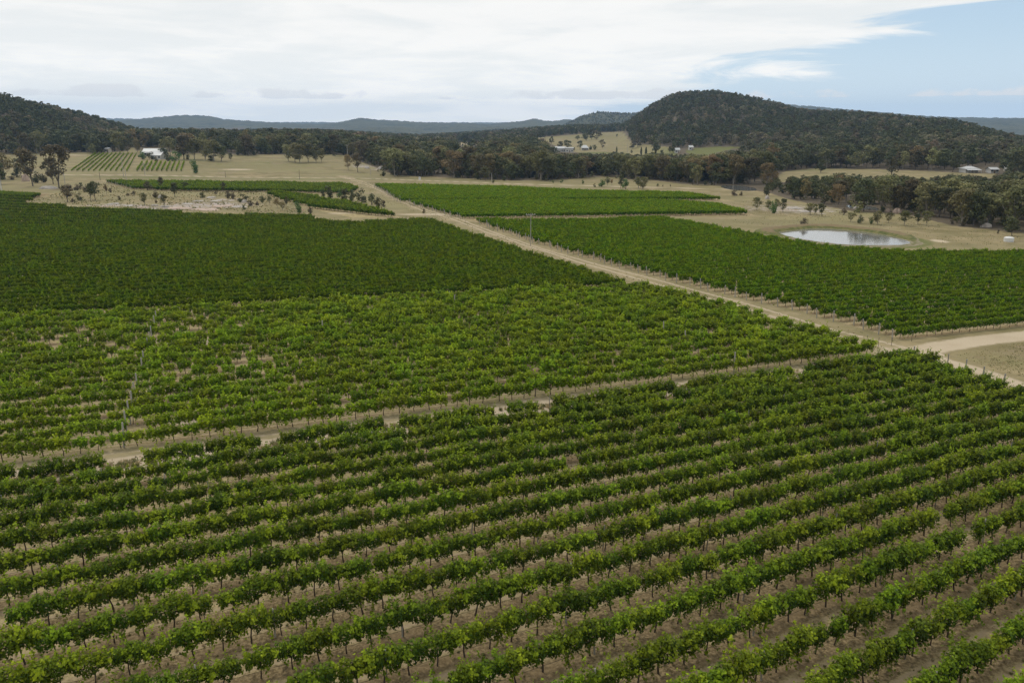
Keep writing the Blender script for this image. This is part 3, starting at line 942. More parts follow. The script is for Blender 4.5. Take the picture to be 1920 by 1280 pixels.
# ------------------------------------------------------------------ instancing of uncountable plants
def scatter(name, pos, rot, scl, var, sources, label):
    """one object whose points carry copies of the source meshes (geometry nodes)"""
    n = len(pos)
    me = bpy.data.meshes.new(name)
    me.vertices.add(n)
    me.vertices.foreach_set('co', np.asarray(pos, np.float32).ravel())
    for nm, typ, dat, key in (('rot', 'FLOAT_VECTOR', rot, 'vector'), ('scl', 'FLOAT_VECTOR', scl, 'vector')):
        a = me.attributes.new(nm, typ, 'POINT')
        a.data.foreach_set(key, np.asarray(dat, np.float32).ravel())
    a = me.attributes.new('var', 'INT', 'POINT')
    a.data.foreach_set('value', np.asarray(var, np.int32))
    o = link(name, me)
    tag(o, label, None, None, 'stuff')
    ng = bpy.data.node_groups.new(name, 'GeometryNodeTree')
    ng.interface.new_socket('Geometry', in_out='INPUT', socket_type='NodeSocketGeometry')
    ng.interface.new_socket('Geometry', in_out='OUTPUT', socket_type='NodeSocketGeometry')
    N, L = ng.nodes, ng.links
    gi, go = N.new('NodeGroupInput'), N.new('NodeGroupOutput')
    g2i = N.new('GeometryNodeGeometryToInstance')
    for s in sources:
        oi = N.new('GeometryNodeObjectInfo')
        oi.inputs['Object'].default_value = s
        oi.inputs['As Instance'].default_value = False
        L.new(oi.outputs['Geometry'], g2i.inputs[0])
    iop = N.new('GeometryNodeInstanceOnPoints')
    iop.inputs['Pick Instance'].default_value = True
    L.new(gi.outputs[0], iop.inputs['Points'])
    L.new(g2i.outputs[0], iop.inputs['Instance'])
    for nm, typ, sock in (('rot', 'FLOAT_VECTOR', 'Rotation'), ('scl', 'FLOAT_VECTOR', 'Scale'), ('var', 'INT', 'Instance Index')):
        na = N.new('GeometryNodeInputNamedAttribute')
        na.data_type = typ
        na.inputs['Name'].default_value = nm
        L.new(na.outputs['Attribute'], iop.inputs[sock])
    L.new(iop.outputs[0], go.inputs[0])
    md = o.modifiers.new('scatter', 'NODES')
    md.node_group = ng
    return o


def source(name, me):
    return bpy.data.objects.new(name, me)          # mesh carrier for the scatter, never linked to the scene


# ------------------------------------------------------------------ grapevine meshes
def vine_shapes(seed, shoots, per, size, lean=0.0, vigour=1.0):
    """cordon-trained vine about 1.9 m tall, row along x"""
    r = np.random.default_rng(seed)
    C, Nn, T = [], [], []
    half = 0.80
    for s in range(shoots):
        x0 = r.uniform(-half, half)
        y0 = r.normal(0, 0.07)
        z0 = 1.02 + r.normal(0, 0.08)
        L = r.uniform(0.55, 1.20) * vigour
        up = r.uniform(0.45, 1.15)
        side = r.normal(0, 0.50)
        droop = r.uniform(0.2, 1.1)
        if r.random() < 0.22:                       # shoots that hang out sideways
            up, side, droop = r.uniform(-0.2, 0.3), r.choice([-1, 1]) * r.uniform(0.4, 0.9), r.uniform(0.9, 1.9)
        along = r.normal(0, 0.35)
        t = np.sort(r.random(per))
        x = x0 + along * L * t
        y = y0 + side * L * t * 0.75
        z = z0 + up * L * t * 1.05 - droop * 0.42 * (t ** 2) * L
        c = np.stack([x, y, z], 1) + r.normal(0, 0.075, (per, 3))
        nr = np.stack([r.normal(0, 0.6, per), side * 0.9 + r.normal(0, 0.6, per), 0.75 + r.normal(0, 0.35, per)], 1)
        C.append(c)
        Nn.append(nr)
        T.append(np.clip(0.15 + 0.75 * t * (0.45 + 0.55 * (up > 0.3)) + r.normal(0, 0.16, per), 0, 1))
    # dense leafy body of the canopy around the cordon
    nb = int(shoots * per * 0.75)
    xb = r.uniform(-half, half, nb)
    lump = 1 + 0.28 * np.sin(xb * 5.0 + r.uniform(0, 6)) + 0.12 * np.sin(xb * 11.0 + r.uniform(0, 6))
    th = r.uniform(0, 2 * math.pi, nb)
    ra = r.uniform(0.35, 1.0, nb) ** 0.5 * lump
    yb, zb = np.cos(th) * 0.34 * ra, np.sin(th) * 0.46 * ra
    zb = np.where(zb < 0, zb * 1.35, zb * 1.0)
    C.append(np.stack([xb, yb, 1.20 + zb], 1))
    Nn.append(np.stack([r.normal(0, 0.5, nb), np.cos(th) + r.normal(0, 0.4, nb), np.sin(th) * 0.8 + 0.5 + r.normal(0, 0.3, nb)], 1))
    T.append(np.clip(0.04 + 0.30 * (zb > 0.2) + r.normal(0, 0.15, nb), 0, 1))  # body leaves darker, those on top lighter: shading put into the leaf tint
    C, Nn, T = np.concatenate(C), np.concatenate(Nn), np.concatenate(T)
    sz = size * r.uniform(0.7, 1.25, len(C))
    v, f = leaf_quads(C, Nn, sz, r, 0.22, 0.72)
    leaves = (v, f, np.repeat(T, 4))
    mb = MB()
    bx, by = r.normal(0, 0.06), r.normal(0, 0.05)
    kn = [(bx, by, -0.03), (bx * 0.4 + r.normal(0, 0.03), by * 0.5, 0.35), (r.normal(0, 0.03), r.normal(0, 0.02), 0.68), (0, 0, 0.92)]
    mb.tube(kn, [0.050, 0.038, 0.034, 0.038], 6)
    for sg in (-1, 1):
        mb.tube([(0, 0, 0.90), (sg * 0.30, r.normal(0, 0.02), 0.95), (sg * 0.72, r.normal(0, 0.03), 0.94)], [0.032, 0.024, 0.014], 5)
    for _ in range(5):
        x0 = r.uniform(-0.6, 0.6)
        mb.tube([(x0, 0, 0.94), (x0 + r.normal(0, 0.08), r.normal(0, 0.12), 1.3), (x0 + r.normal(0, 0.16), r.normal(0, 0.2), 1.6)], [0.010, 0.008, 0.005], 3)
    return leaves, mb


def vine_mesh(name, leaves, mb, mat):
    v, f, T = leaves
    nt = len(mb.v)
    V = np.concatenate([np.array(mb.v), v])
    faces = [tuple(q) for q in mb.f] + [tuple(int(i) + nt for i in q) for q in f]
    mi = [1] * len(mb.f) + [0] * len(f)
    return mesh_from(name, V, faces, [mat, M['vine_bark']], mi, {'tint': np.concatenate([np.zeros(nt), T])})


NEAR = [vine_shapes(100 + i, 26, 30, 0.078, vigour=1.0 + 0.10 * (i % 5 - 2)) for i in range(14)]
MIDV = [vine_shapes(200 + i, 22, 17, 0.105, vigour=1.0 + 0.12 * (i % 3 - 1)) for i in range(8)]
FARV = [vine_shapes(300 + i, 16, 10, 0.165, vigour=1.0) for i in range(6)]


def vine_sources(tag_, shapes, mat):
    return [source('%s_%d' % (tag_, i), vine_mesh('%s_%d' % (tag_, i), l, m, mat)) for i, (l, m) in enumerate(shapes)]


S_near = vine_sources('vine_near', NEAR, M['vine_near'])
S_fresh = vine_sources('vine_fresh', MIDV, M['vine_fresh'])
S_dark = vine_sources('vine_dark', MIDV, M['vine_dark'])
S_dark_far = vine_sources('vine_dark_far', FARV, M['vine_dark'])
S_mid = vine_sources('vine_mid', MIDV, M['vine_mid'])
S_mid_far = vine_sources('vine_mid_far', FARV, M['vine_mid'])
S_fresh_far = vine_sources('vine_fresh_far', FARV, M['vine_fresh'])


def vine_field(name, pts, sources, label, smin=0.95, smax=1.25, wide=1.0, weak=False, even=False):
    n = len(pts)
    z = terrain(pts[:, 0], pts[:, 1])
    pos = np.stack([pts[:, 0] , pts[:, 1], z], 1)
    flip = rng.integers(0, 2, n) * math.pi
    rot = np.stack([rng.normal(0, 0.03, n), rng.normal(0, 0.03, n), pts[:, 2] + flip + rng.normal(0, 0.06, n)], 1)
    s = rng.uniform(smin, smax, n)
    s = s * (1 + 0.06 * wob(pts[:, 0], pts[:, 1], 7, 2) + 0.05 * wob(pts[:, 0], pts[:, 1], 31, 5))
    sx = np.ones(n)
    if even:
        s = rng.uniform(smin, smax, n) * (1 + 0.03 * wob(pts[:, 0], pts[:, 1], 31, 5))
        sx = np.full(n, 1.18)
    if weak:
        px, py, _ = project(pts[:, 0], pts[:, 1], 0 * z)
        wk = weak_at(px, py)
        s = s * (1 - 0.16 * wk * rng.uniform(0.0, 1.3, n))
        sx = 1 - 0.18 * wk
    scl = np.stack([s * sx * rng.uniform(0.82, 1.02, n), s * wide * (0.6 + 0.4 * np.minimum(sx, 1)) * rng.uniform(0.9, 1.15, n), s], 1)
    return scatter(name, pos, rot, scl, rng.integers(0, len(sources), n), sources, label)


# the 300 vines that show largest are things of their own
px, py, dep = project(PTS_A[:, 0], PTS_A[:, 1], np.full(len(PTS_A), 1.0))
vis = (px > -25) & (px < 1945) & (py < 1300)
order = np.argsort(np.where(vis, dep, 1e9))
own = np.zeros(len(PTS_A), bool)
own[order[:300]] = True
vine_field('grapevine_rows', PTS_A[~own], S_near, 'remaining leafy vines of the nearest vineyard block')
ORD = ['first', 'second', 'third', 'fourth', 'fifth', 'sixth', 'seventh', 'eighth', 'ninth', 'tenth', 'eleventh', 'twelfth', 'thirteenth', 'fourteenth', 'fifteenth',
       'sixteenth', 'seventeenth', 'eighteenth', 'nineteenth', 'twentieth']
ORD += ['twenty-' + o for o in ORD[:9]] + ['thirtieth'] + ['thirty-' + o for o in ORD[:9]] + ['fortieth'] + ['forty-' + o for o in ORD[:9]]
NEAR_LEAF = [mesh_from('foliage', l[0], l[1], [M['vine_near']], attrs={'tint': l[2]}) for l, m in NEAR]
NEAR_TRUNK = [m.mesh('trunk', M['vine_bark']) for l, m in NEAR]
rows_seen = sorted(set(int(PTS_A[i, 3]) for i in np.nonzero(own)[0]), reverse=True)     # nearest row first
own_i = sorted(np.nonzero(own)[0], key=lambda i: (PTS_A[i, 3], px[i]))
count_in_row = {}
for i in own_i:
    x, y, a, ri = PTS_A[i]
    k = ORD[rows_seen.index(int(ri))]
    count_in_row[ri] = count_in_row.get(ri, 0) + 1
    e = bpy.data.objects.new('grapevine', None)
    col.objects.link(e)
    e.location = (x, y, 0)
    e.rotation_euler = (random.gauss(0, 0.03), random.gauss(0, 0.03), a + math.pi * random.randint(0, 1) + random.gauss(0, 0.06))
    s = random.uniform(0.95, 1.25)
    e.scale = (s * random.uniform(0.82, 1.02), s * random.uniform(0.9, 1.15), s)
    e.empty_display_size = 0.2
    v = random.randrange(len(NEAR))
    tag(e, '%s leafy grapevine from the left in the %s row up from the bottom right corner' % (ORD[count_in_row[ri] - 1], k), 'grapevine', 'grapevines of the nearest rows')
    link('trunk', NEAR_TRUNK[v], e)
    link('foliage', NEAR_LEAF[v], e)

vine_field('grapevine_rows', PTS_B, S_fresh, 'bright yellow green vines of the block beyond the crossing track', 0.88, 1.22, 1.05, weak=True)
vine_field('grapevine_rows', PTS_C, S_dark, 'dense dark green vines of the large left block', 0.96, 1.06, 0.74, even=True)
vine_field('grapevine_rows', PTS_D, S_mid, 'mid green vines of the right block beside the dam', 0.86, 0.96, 0.62, even=True)
vine_field('grapevine_rows', PTS_E1, S_mid_far, 'green vines of the far block right of the track, nearer half', 0.95, 1.06, 0.8, even=True)
vine_field('grapevine_rows', PTS_E2, S_mid_far, 'green vines of the far block right of the track, farther half', 0.95, 1.06, 0.8, even=True)
vine_field('grapevine_rows', PTS_F, S_dark_far, 'long dark green strip of vines behind the rocky clearing', 0.95, 1.15, 1.4)
vine_field('grapevine_rows', PTS_G, S_dark_far, 'narrow wedge of vines between clearing and track', 0.95, 1.15, 1.4)
vine_field('grapevine_rows', PTS_H1, S_fresh_far, 'slanting rows of young vines left of the farmhouse', 0.6, 0.85, 0.6)
vine_field('grapevine_rows', PTS_H2, S_fresh_far, 'short steep rows of young vines in front of the farmhouse', 0.7, 0.95, 0.8)


# ------------------------------------------------------------------ trees
def gum_shapes(seed, nq, qs, clumps=11, spread=0.34, bole=0.40, flat=0.75):
    """eucalypt of unit height: forked pale bole, limbs, uneven clumped crown"""
    r = np.random.default_rng(seed)
    cc, rad = [], []
    lean = r.normal(0, 0.05, 2)
    for i in range(clumps):
        a = r.uniform(0, 2 * math.pi)
        h = r.uniform(bole + 0.08, 0.93)
        w_ = spread * math.sin(math.pi * np.clip((h - bole + 0.12) / (1.08 - bole + 0.12), 0.08, 1)) * r.uniform(0.25, 1.0)
        cc.append((math.cos(a) * w_ + lean[0] * h, math.sin(a) * w_ + lean[1] * h, h))
        rad.append(r.uniform(0.085, 0.155))
    cc[0] = (lean[0], lean[1], 0.90)
    cc, rad = np.array(cc), np.array(rad)
    k = r.integers(0, clumps, nq)
    d = r.normal(size=(nq, 3))
    d /= np.linalg.norm(d, axis=1, keepdims=True)
    rr_ = rad[k] * r.uniform(0.45, 1.08, nq) ** 0.6
    c = cc[k] + d * rr_[:, None] * np.array([1.15, 1.15, flat])
    nr = d + np.array([0, 0, 0.45]) + r.normal(0, 0.35, (nq, 3))
    core = r.random(nq) < 0.22
    hz_ = r.uniform(bole + 0.05, 0.9, nq)
    wc = spread * 0.75 * np.sin(np.pi * np.clip((hz_ - bole + 0.10) / (1.06 - bole + 0.10), 0.05, 1)) * np.sqrt(r.random(nq))
    ac = r.uniform(0, 6.283, nq)
    c = np.where(core[:, None], np.stack([np.cos(ac) * wc + lean[0] * hz_, np.sin(ac) * wc + lean[1] * hz_, hz_], 1), c)
    tint = np.clip(0.45 + r.normal(0, 0.22, nq) + np.repeat(r.normal(0, 0.15, clumps), 1)[k], 0, 1)
    v, f = leaf_quads(c, nr, qs * r.uniform(0.7, 1.3, nq), r, 0.15, 0.7)
    mb = MB()
    fork = bole * r.uniform(0.55, 0.9)
    mb.tube([(0, 0, -0.02), (lean[0] * fork * 0.5, lean[1] * fork * 0.5, fork * 0.5), (lean[0] * fork, lean[1] * fork, fork)], [0.022, 0.017, 0.015], 6, False)
    for i in range(min(6, clumps)):
        p = cc[i]
        b = np.array([lean[0] * fork, lean[1] * fork, fork * r.uniform(0.8, 1.0)])
        mid = b + (p - b) * np.array([0.55, 0.55, 0.45])
        mb.tube([b, mid, p], [0.012, 0.008, 0.003], 4, False)
    return (v, f, np.repeat(tint, 4)), mb


def bush_shapes(seed, nq, qs, squash=0.5):
    """rounded shrub leafy almost to the ground, unit height"""
    r = np.random.default_rng(seed)
    cl = 7
    cc = np.stack([r.normal(0, 0.15 * squash * 2, cl), r.normal(0, 0.15 * squash * 2, cl), r.uniform(0.18, 0.72, cl)], 1)
    cc[0] = (0, 0, 0.78)
    rad = r.uniform(0.17, 0.27, cl)
    k = r.integers(0, cl, nq)
    d = r.normal(size=(nq, 3))
    d /= np.linalg.norm(d, axis=1, keepdims=True)
    c = cc[k] + d * (rad[k] * r.uniform(0.4, 1.05, nq) ** 0.6)[:, None]
    c[:, 2] = np.maximum(c[:, 2], 0.03)
    nr = d + np.array([0, 0, 0.4]) + r.normal(0, 0.3, (nq, 3))
    v, f = leaf_quads(c, nr, qs * r.uniform(0.7, 1.3, nq), r, 0.15, 0.7)
    tint = np.clip(0.45 + r.normal(0, 0.25, nq), 0, 1)
    mb = MB()
    for i in range(5):
        p = cc[i]
        mb.tube([(r.normal(0, 0.02), r.normal(0, 0.02), -0.02), p * np.array([0.4, 0.4, 0.5]), p], [0.022, 0.014, 0.006], 4, False)
    return (v, f, np.repeat(tint, 4)), mb


def spire_shapes(seed, nq, qs, w_=0.13):
    """narrow upright conifer, unit height"""
    r = np.random.default_rng(seed)
    h = r.uniform(0.05, 1.0, nq) ** 0.85
    a = r.uniform(0, 2 * math.pi, nq)
    rr_ = w_ * np.sin(np.pi * np.clip(h * 0.80 + 0.20, 0, 1)) ** 0.7 * r.uniform(0.7, 1.08, nq)
    c = np.stack([np.cos(a) * rr_, np.sin(a) * rr_, h], 1)
    nr = np.stack([np.cos(a), np.sin(a), np.full(nq, 0.3)], 1) + r.normal(0, 0.3, (nq, 3))
    v, f = leaf_quads(c, nr, qs * r.uniform(0.7, 1.3, nq), r, 0.15, 0.7)
    mb = MB()
    mb.tube([(0, 0, -0.02), (0, 0, 0.9)], [0.02, 0.004], 5, False)
    return (v, f, np.repeat(np.clip(0.4 + r.normal(0, 0.25, nq), 0, 1), 4)), mb


GUM_A = [gum_shapes(500 + i, 1150, 0.031, 16 + i % 5, 0.34 + 0.04 * (i % 3), 0.14 + 0.05 * (i % 4)) for i in range(8)]
GUM_B = [gum_shapes(540 + i, 560, 0.042, 14 + i % 5, 0.36 + 0.04 * (i % 3), 0.10 + 0.05 * (i % 4)) for i in range(8)]
GUM_C = [gum_shapes(580 + i, 300, 0.056, 11 + i % 4, 0.38 + 0.04 * (i % 3), 0.08 + 0.05 * (i % 4)) for i in range(6)]
TALL = [gum_shapes(620 + i, 600, 0.034, 9, 0.19, 0.28, 1.0) for i in range(3)]
BUSH = [bush_shapes(700 + i, 420, 0.050, 0.40 + 0.12 * (i % 3)) for i in range(6)]
SPIRE = [spire_shapes(760 + i, 330, 0.045) for i in range(2)]


def two_meshes(shape, leaf, bark):
    (v, f, T), mb = shape
    return mb.mesh('trunk', M[bark]), mesh_from('crown', v, f, [M[leaf]], attrs={'tint': T})


def one_mesh(name, shape, leaf, bark):
    (v, f, T), mb = shape
    nt = len(mb.v)
    faces = [tuple(q) for q in mb.f] + [tuple(int(i) + nt for i in q) for q in f]
    return mesh_from(name, np.concatenate([np.array(mb.v), v]), faces, [M[leaf], M[bark]], [1] * len(mb.f) + [0] * len(f), {'tint': np.concatenate([np.zeros(nt), T])})


KITS = {
    'gum': [two_meshes(s, 'gum', 'gum_bark') for s in GUM_A],
    'gum_dark': [two_meshes(s, 'dark_leaf', 'dark_bark') for s in GUM_A],
    'rust': [two_meshes(s, 'rust_leaf', 'dark_bark') for s in GUM_A[:4]],
    'slim': [two_meshes(s, 'gum', 'gum_bark') for s in TALL],
    'bush_dark': [two_meshes(s, 'dark_leaf', 'dark_bark') for s in BUSH],
    'bush_green': [two_meshes(s, 'green_leaf', 'dark_bark') for s in BUSH],
    'bush_brown': [two_meshes(s, 'brown_twig', 'dark_bark') for s in BUSH],
    'cypress': [two_meshes(s, 'dark_leaf', 'dark_bark') for s in SPIRE],
}


def plant(name, kit, p, h, wide, label, cat, group=None):
    e = bpy.data.objects.new(name, None)
    col.objects.link(e)
    e.empty_display_size = 0.5
    e.location = [float(v) for v in p]
    e.rotation_euler = (0, 0, random.uniform(0, 6.28))
    e.scale = (h * wide, h * wide, h)
    t, c = random.choice(KITS[kit])
    link('trunk', t, e)
    link('crown', c, e)
    tag(e, label, cat, group)
    return e


# single trees and shrubs: (kind, base px, base py, top py, width factor)
ZONES = {
    'on the rocky clearing behind the dark vines': ('shrubs and trees of the rocky clearing', [
        ('rust', 127, 379, 348, 1.25), ('bush_dark', 150, 376, 361, 0.9), ('slim', 170, 376, 346, 1.0), ('gum_dark', 179, 376, 341, 0.9), ('bush_brown', 136, 379, 372, 1.6),
        ('bush_brown', 224, 375, 367, 1.2), ('bush_brown', 251, 366, 358, 1.3), ('bush_dark', 277, 357, 340, 1.2), ('slim', 272, 387, 363, 1.2), ('bush_dark', 292, 371, 358, 1.2), ('bush_brown', 293, 381, 373, 1.0),
        ('gum_dark', 302, 355, 333, 0.75), ('slim', 309, 389, 365, 1.1), ('gum_dark', 328, 369, 344, 1.05), ('gum_dark', 347, 357, 342, 1.1), ('bush_dark', 380, 371, 360, 1.5), ('gum_dark', 419, 361, 342, 0.75),
        ('bush_brown', 428, 372, 357, 1.0), ('bush_brown', 437, 373, 359, 1.0), ('bush_dark', 455, 379, 363, 1.3), ('bush_dark', 457, 393, 384, 1.2), ('bush_brown', 470, 386, 375, 1.5), ('bush_brown', 483, 385, 377, 1.2),
        ('bush_dark', 492, 379, 367, 1.4), ('slim', 506, 385, 368, 1.0), ('gum', 520, 390, 372, 0.8), ('gum', 530, 394, 379, 1.2), ('slim', 537, 388, 369, 0.9), ('bush_green', 560, 399, 378, 1.0), ('bush_brown', 582, 401, 388, 1.0),
        ('bush_brown', 240, 368, 362, 1.5), ('bush_brown', 405, 364, 358, 1.6), ('slim', 200, 364, 346, 0.8), ('bush_brown', 207, 361, 352, 1.2), ('bush_dark', 152, 350, 342, 1.4)]),
    'in the thicket beside the straw track': ('shrubs of the thicket beside the track', [
        ('bush_dark', 606, 369, 356, 1.1), ('bush_dark', 618, 372, 347, 1.0), ('bush_green', 637, 370, 354, 1.1), ('bush_dark', 646, 376, 353, 1.1), ('bush_dark', 660, 377, 355, 1.0), ('bush_dark', 679, 380, 354, 0.95),
        ('bush_dark', 697, 384, 363, 1.0), ('bush_dark', 709, 388, 369, 1.1), ('bush_brown', 719, 388, 375, 1.0)]),
    'on dry grass before the central forest': ('young trees on the dry grass before the forest', [
        ('bush_green', 1037, 343, 338, 0.9), ('bush_green', 1053, 343, 335, 0.8), ('bush_green', 1093, 345, 337, 0.8), ('bush_dark', 1115, 351, 344, 0.8), ('bush_green', 1128, 350, 336, 1.3), ('slim', 1139, 348, 332, 1.3), ('slim', 1147, 347, 337, 1.2),
        ('gum_dark', 1164, 354, 331, 0.8), ('bush_green', 1173, 355, 336, 0.9), ('slim', 1197, 353, 333, 1.7), ('gum', 1205, 356, 333, 1.2), ('bush_dark', 1233, 350, 344, 1.0), ('bush_brown', 1243, 350, 346, 1.0), ('bush_dark', 1257, 350, 346, 0.9)]),
    'on the tan slope above the dam': ('small trees on the slope above the dam', [
        ('gum', 1419, 394, 371, 0.95), ('gum', 1440, 396, 376, 1.0), ('bush_green', 1450, 400, 377, 1.0), ('gum', 1455, 392, 374, 0.8), ('gum_dark', 1468, 398, 374, 0.9), ('slim', 1519, 403, 382, 1.8), ('gum', 1528, 402, 383, 0.9), ('gum_dark', 1541, 406, 382, 0.95),
        ('bush_brown', 1582, 403, 390, 1.2), ('gum', 1595, 416, 399, 1.2), ('bush_dark', 1612, 419, 402, 0.9), ('bush_green', 1633, 420, 406, 0.9), ('gum', 1645, 421, 396, 1.1), ('gum', 1666, 418, 399, 1.1), ('gum', 1695, 423, 395, 1.2),
        ('gum_dark', 1721, 421, 401, 1.1), ('gum', 1737, 423, 396, 0.95), ('bush_brown', 1377, 367, 356, 1.5), ('bush_brown', 1390, 367, 359, 1.2), ('cypress', 1437, 367, 346, 1.9), ('gum_dark', 1897, 442, 407, 1.0), ('bush_dark', 1871, 438, 430, 0.8), ('gum_dark', 1840, 427, 403, 0.8),
        ('bush_brown', 1507, 425, 408, 1.2), ('bush_brown', 1785, 420, 411, 1.3), ('bush_brown', 1805, 424, 414, 1.3)]),
    'beside the two tall trees at the left edge': ('scrub beside the tall left trees', [
        ('gum', 10, 336, 288, 0.95), ('gum_dark', 2, 346, 305, 0.9), ('bush_dark', 32, 332, 314, 1.1), ('gum_dark', 40, 332, 298, 1.0), ('bush_brown', 22, 337, 330, 2.5), ('bush_dark', 70, 343, 322, 1.3), ('bush_dark', 82, 342, 326, 1.4), ('bush_brown', 145, 357, 345, 1.6), ('bush_brown', 160, 360, 350, 1.6), ('bush_dark', 117, 354, 347, 1.3)]),
    'round the farmhouse garden': ('trees round the farmhouse garden', [
        ('bush_green', 268, 299, 283, 1.2), ('bush_dark', 285, 299, 285, 1.2), ('bush_dark', 293, 304, 296, 1.4), ('gum_dark', 306, 298, 278, 1.1), ('bush_dark', 315, 302, 287, 1.2), ('bush_green', 329, 302, 283, 1.15), ('gum', 320, 292, 258, 1.0), ('rust', 345, 299, 255, 1.15),
        ('gum', 365, 300, 262, 1.1), ('bush_dark', 352, 299, 290, 1.4), ('gum', 385, 300, 264, 1.0), ('gum', 401, 303, 264, 1.15), ('gum_dark', 415, 303, 276, 1.2), ('gum_dark', 433, 301, 288, 1.0), ('bush_dark', 396, 302, 290, 1.8), ('bush_green', 366, 325, 299, 0.85), ('gum', 225, 288, 250, 1.1), ('gum', 240, 288, 262, 1.0), ('gum', 258, 286, 262, 0.9)]),
    'in the lone clump on the pasture': ('gum trees of the lone pasture clump', [
        ('gum', 541, 303, 273, 1.0), ('gum', 553, 305, 270, 1.05), ('gum', 562, 306, 273, 1.1), ('gum', 578, 304, 271, 1.1), ('gum', 593, 305, 276, 1.0), ('gum', 603, 304, 280, 0.9)]),
    'around the white sheds below the pale pasture': ('trees around the white sheds', [
        ('gum_dark', 1083, 263, 255, 1.6), ('gum_dark', 1099, 264, 251, 1.7), ('gum_dark', 1087, 281, 265, 0.9), ('bush_dark', 1107, 281, 273, 1.3), ('bush_dark', 1115, 281, 271, 1.2), ('cypress', 1156, 288, 276, 1.0), ('cypress', 1202, 291, 277, 1.0), ('cypress', 1211, 291, 277, 1.2),
        ('cypress', 1229, 291, 280, 1.2), ('bush_dark', 1184, 287, 281, 1.0), ('bush_dark', 1241, 290, 281, 1.3), ('gum_dark', 1256, 288, 275, 1.0), ('gum_dark', 1262, 287, 272, 1.0), ('bush_dark', 1233, 278, 272, 2.0), ('gum_dark', 1076, 284, 277, 1.0), ('gum_dark', 1050, 281, 266, 1.3), ('gum_dark', 1064, 280, 264, 1.3)]),
}
KNAME = {'gum': ('gum_tree', 'olive gum tree', 'tree'), 'gum_dark': ('dark_tree', 'dark leafed tree', 'tree'), 'rust': ('rusty_tree', 'rust tinted tree', 'tree'), 'slim': ('slim_tree', 'slim sparse tree', 'tree'),
         'bush_dark': ('dark_shrub', 'dark rounded shrub', 'shrub'), 'bush_green': ('green_shrub', 'fresh green bushy shrub', 'shrub'), 'bush_brown': ('brown_shrub', 'brown twiggy shrub', 'shrub'), 'cypress': ('cypress_tree', 'narrow dark cypress', 'tree')}
for place, (grp, items) in ZONES.items():
    cnt, tot = {}, {}
    for it in items:
        tot[it[0]] = tot.get(it[0], 0) + 1
    for kit, bx, by, ty, wd in sorted(items, key=lambda q: q[1]):
        cnt[kit] = cnt.get(kit, 0) + 1
        nm, desc, cat = KNAME[kit]
        p = at(bx, by)
        h = (by - ty) * px_size(p) / math.cos(PITCH) * 1.02
        lab = ('%s %s from the left %s' % (ORD[cnt[kit] - 1], desc, place)) if tot[kit] > 1 else ('%s standing %s' % (desc, place))
        plant(nm, kit, p, h, wd, lab, cat, grp)
for kit, bx, by, ty, wd, nm, lab, cat in [
        ('rust', 62, 349, 282, 0.80, 'gum_tree', 'tall rusty gum tree with dark trunk above the left vines', 'tree'),
        ('rust', 111, 353, 275, 0.80, 'gum_tree', 'tallest leaning gum with layered crown left of the young vineyard', 'tree'),
        ('gum_dark', 100, 345, 300, 0.9, 'gum_tree', 'dark gum between the two tall left trees', 'tree'),
        ('gum', 653, 319, 291, 0.8, 'gum_tree', 'thin gum tree at the pasture corner by the power pole', 'tree'),
        ('rust', 671, 323, 289, 0.9, 'gum_tree', 'spreading gum alone on bare ground before the forest', 'tree'),
        ('rust', 795, 402, 392, 1.1, 'small_tree', 'tiny round tree alone on the straw track', 'tree'),
        ('bush_dark', 925, 343, 337, 1.5, 'dark_shrub', 'small dark shrub by the roadside pole', 'shrub')]:
    p = at(bx, by)
    plant(nm, kit, p, (by - ty) * px_size(p) * 1.06, wd, lab, cat)

# ------------------------------------------------------------------ forest
keep_clear = clear_px + [[(1350, 350), (1385, 346), (1420, 351), (1420, 359), (1366, 357)], [(1586, 386), (1612, 384), (1648, 389), (1648, 396), (1592, 392)],
                         [(1036, 287), (1036, 277), (1104, 277), (1104, 287)], [(1262, 287), (1262, 279), (1276, 279), (1276, 287)], [(1288, 285), (1288, 277), (1302, 277), (1302, 285)],
                         [(1800, 325), (1800, 313), (1842, 313), (1842, 325)], [(1850, 325), (1850, 315), (1874, 315), (1874, 325)], [(262, 304), (262, 276), (308, 276), (308, 304)]]
FX, FY, FH = [], [], []
for R0, R1, sp in ((195, 480, 5.8), (480, 1000, 7.6), (1000, 1750, 7.8), (1750, 3100, 13.0)):
    xs = np.arange(-R1 * 0.72, R1 * 0.72, sp)
    ys = np.arange(60, R1, sp)
    X, Y = np.meshgrid(xs, ys)
    X = X + rng.uniform(-0.48, 0.48, X.shape) * sp
    Y = Y + rng.uniform(-0.48, 0.48, X.shape) * sp
    X, Y = X.ravel(), Y.ravel()
    R = np.hypot(X, Y)
    k = (R >= R0) & (R < R1) & (np.abs(np.arctan2(X, Y)) < math.radians(38))
    FX.append(X[k])
    FY.append(Y[k])
    R = R[k]
    FH.append(np.clip(rng.normal(0.90, 0.17, k.sum()), 0.5, 1.22) * np.interp(R, [190, 300, 420, 800, 1200, 1700], [11.5, 10.5, 13.0, 13.0, 11.0, 9.5]))
FX, FY, FH = np.concatenate(FX), np.concatenate(FY), np.concatenate(FH)
FZ, FI = terrain(FX, FY, True)
FR = np.hypot(FX, FY)
hill = FI >= 0
FH = np.where(hill, FH * 0.74, FH)
bpx, bpy_, fdep = project(FX, FY, FZ)
tpx, tpy, _ = project(FX, FY, FZ + FH)
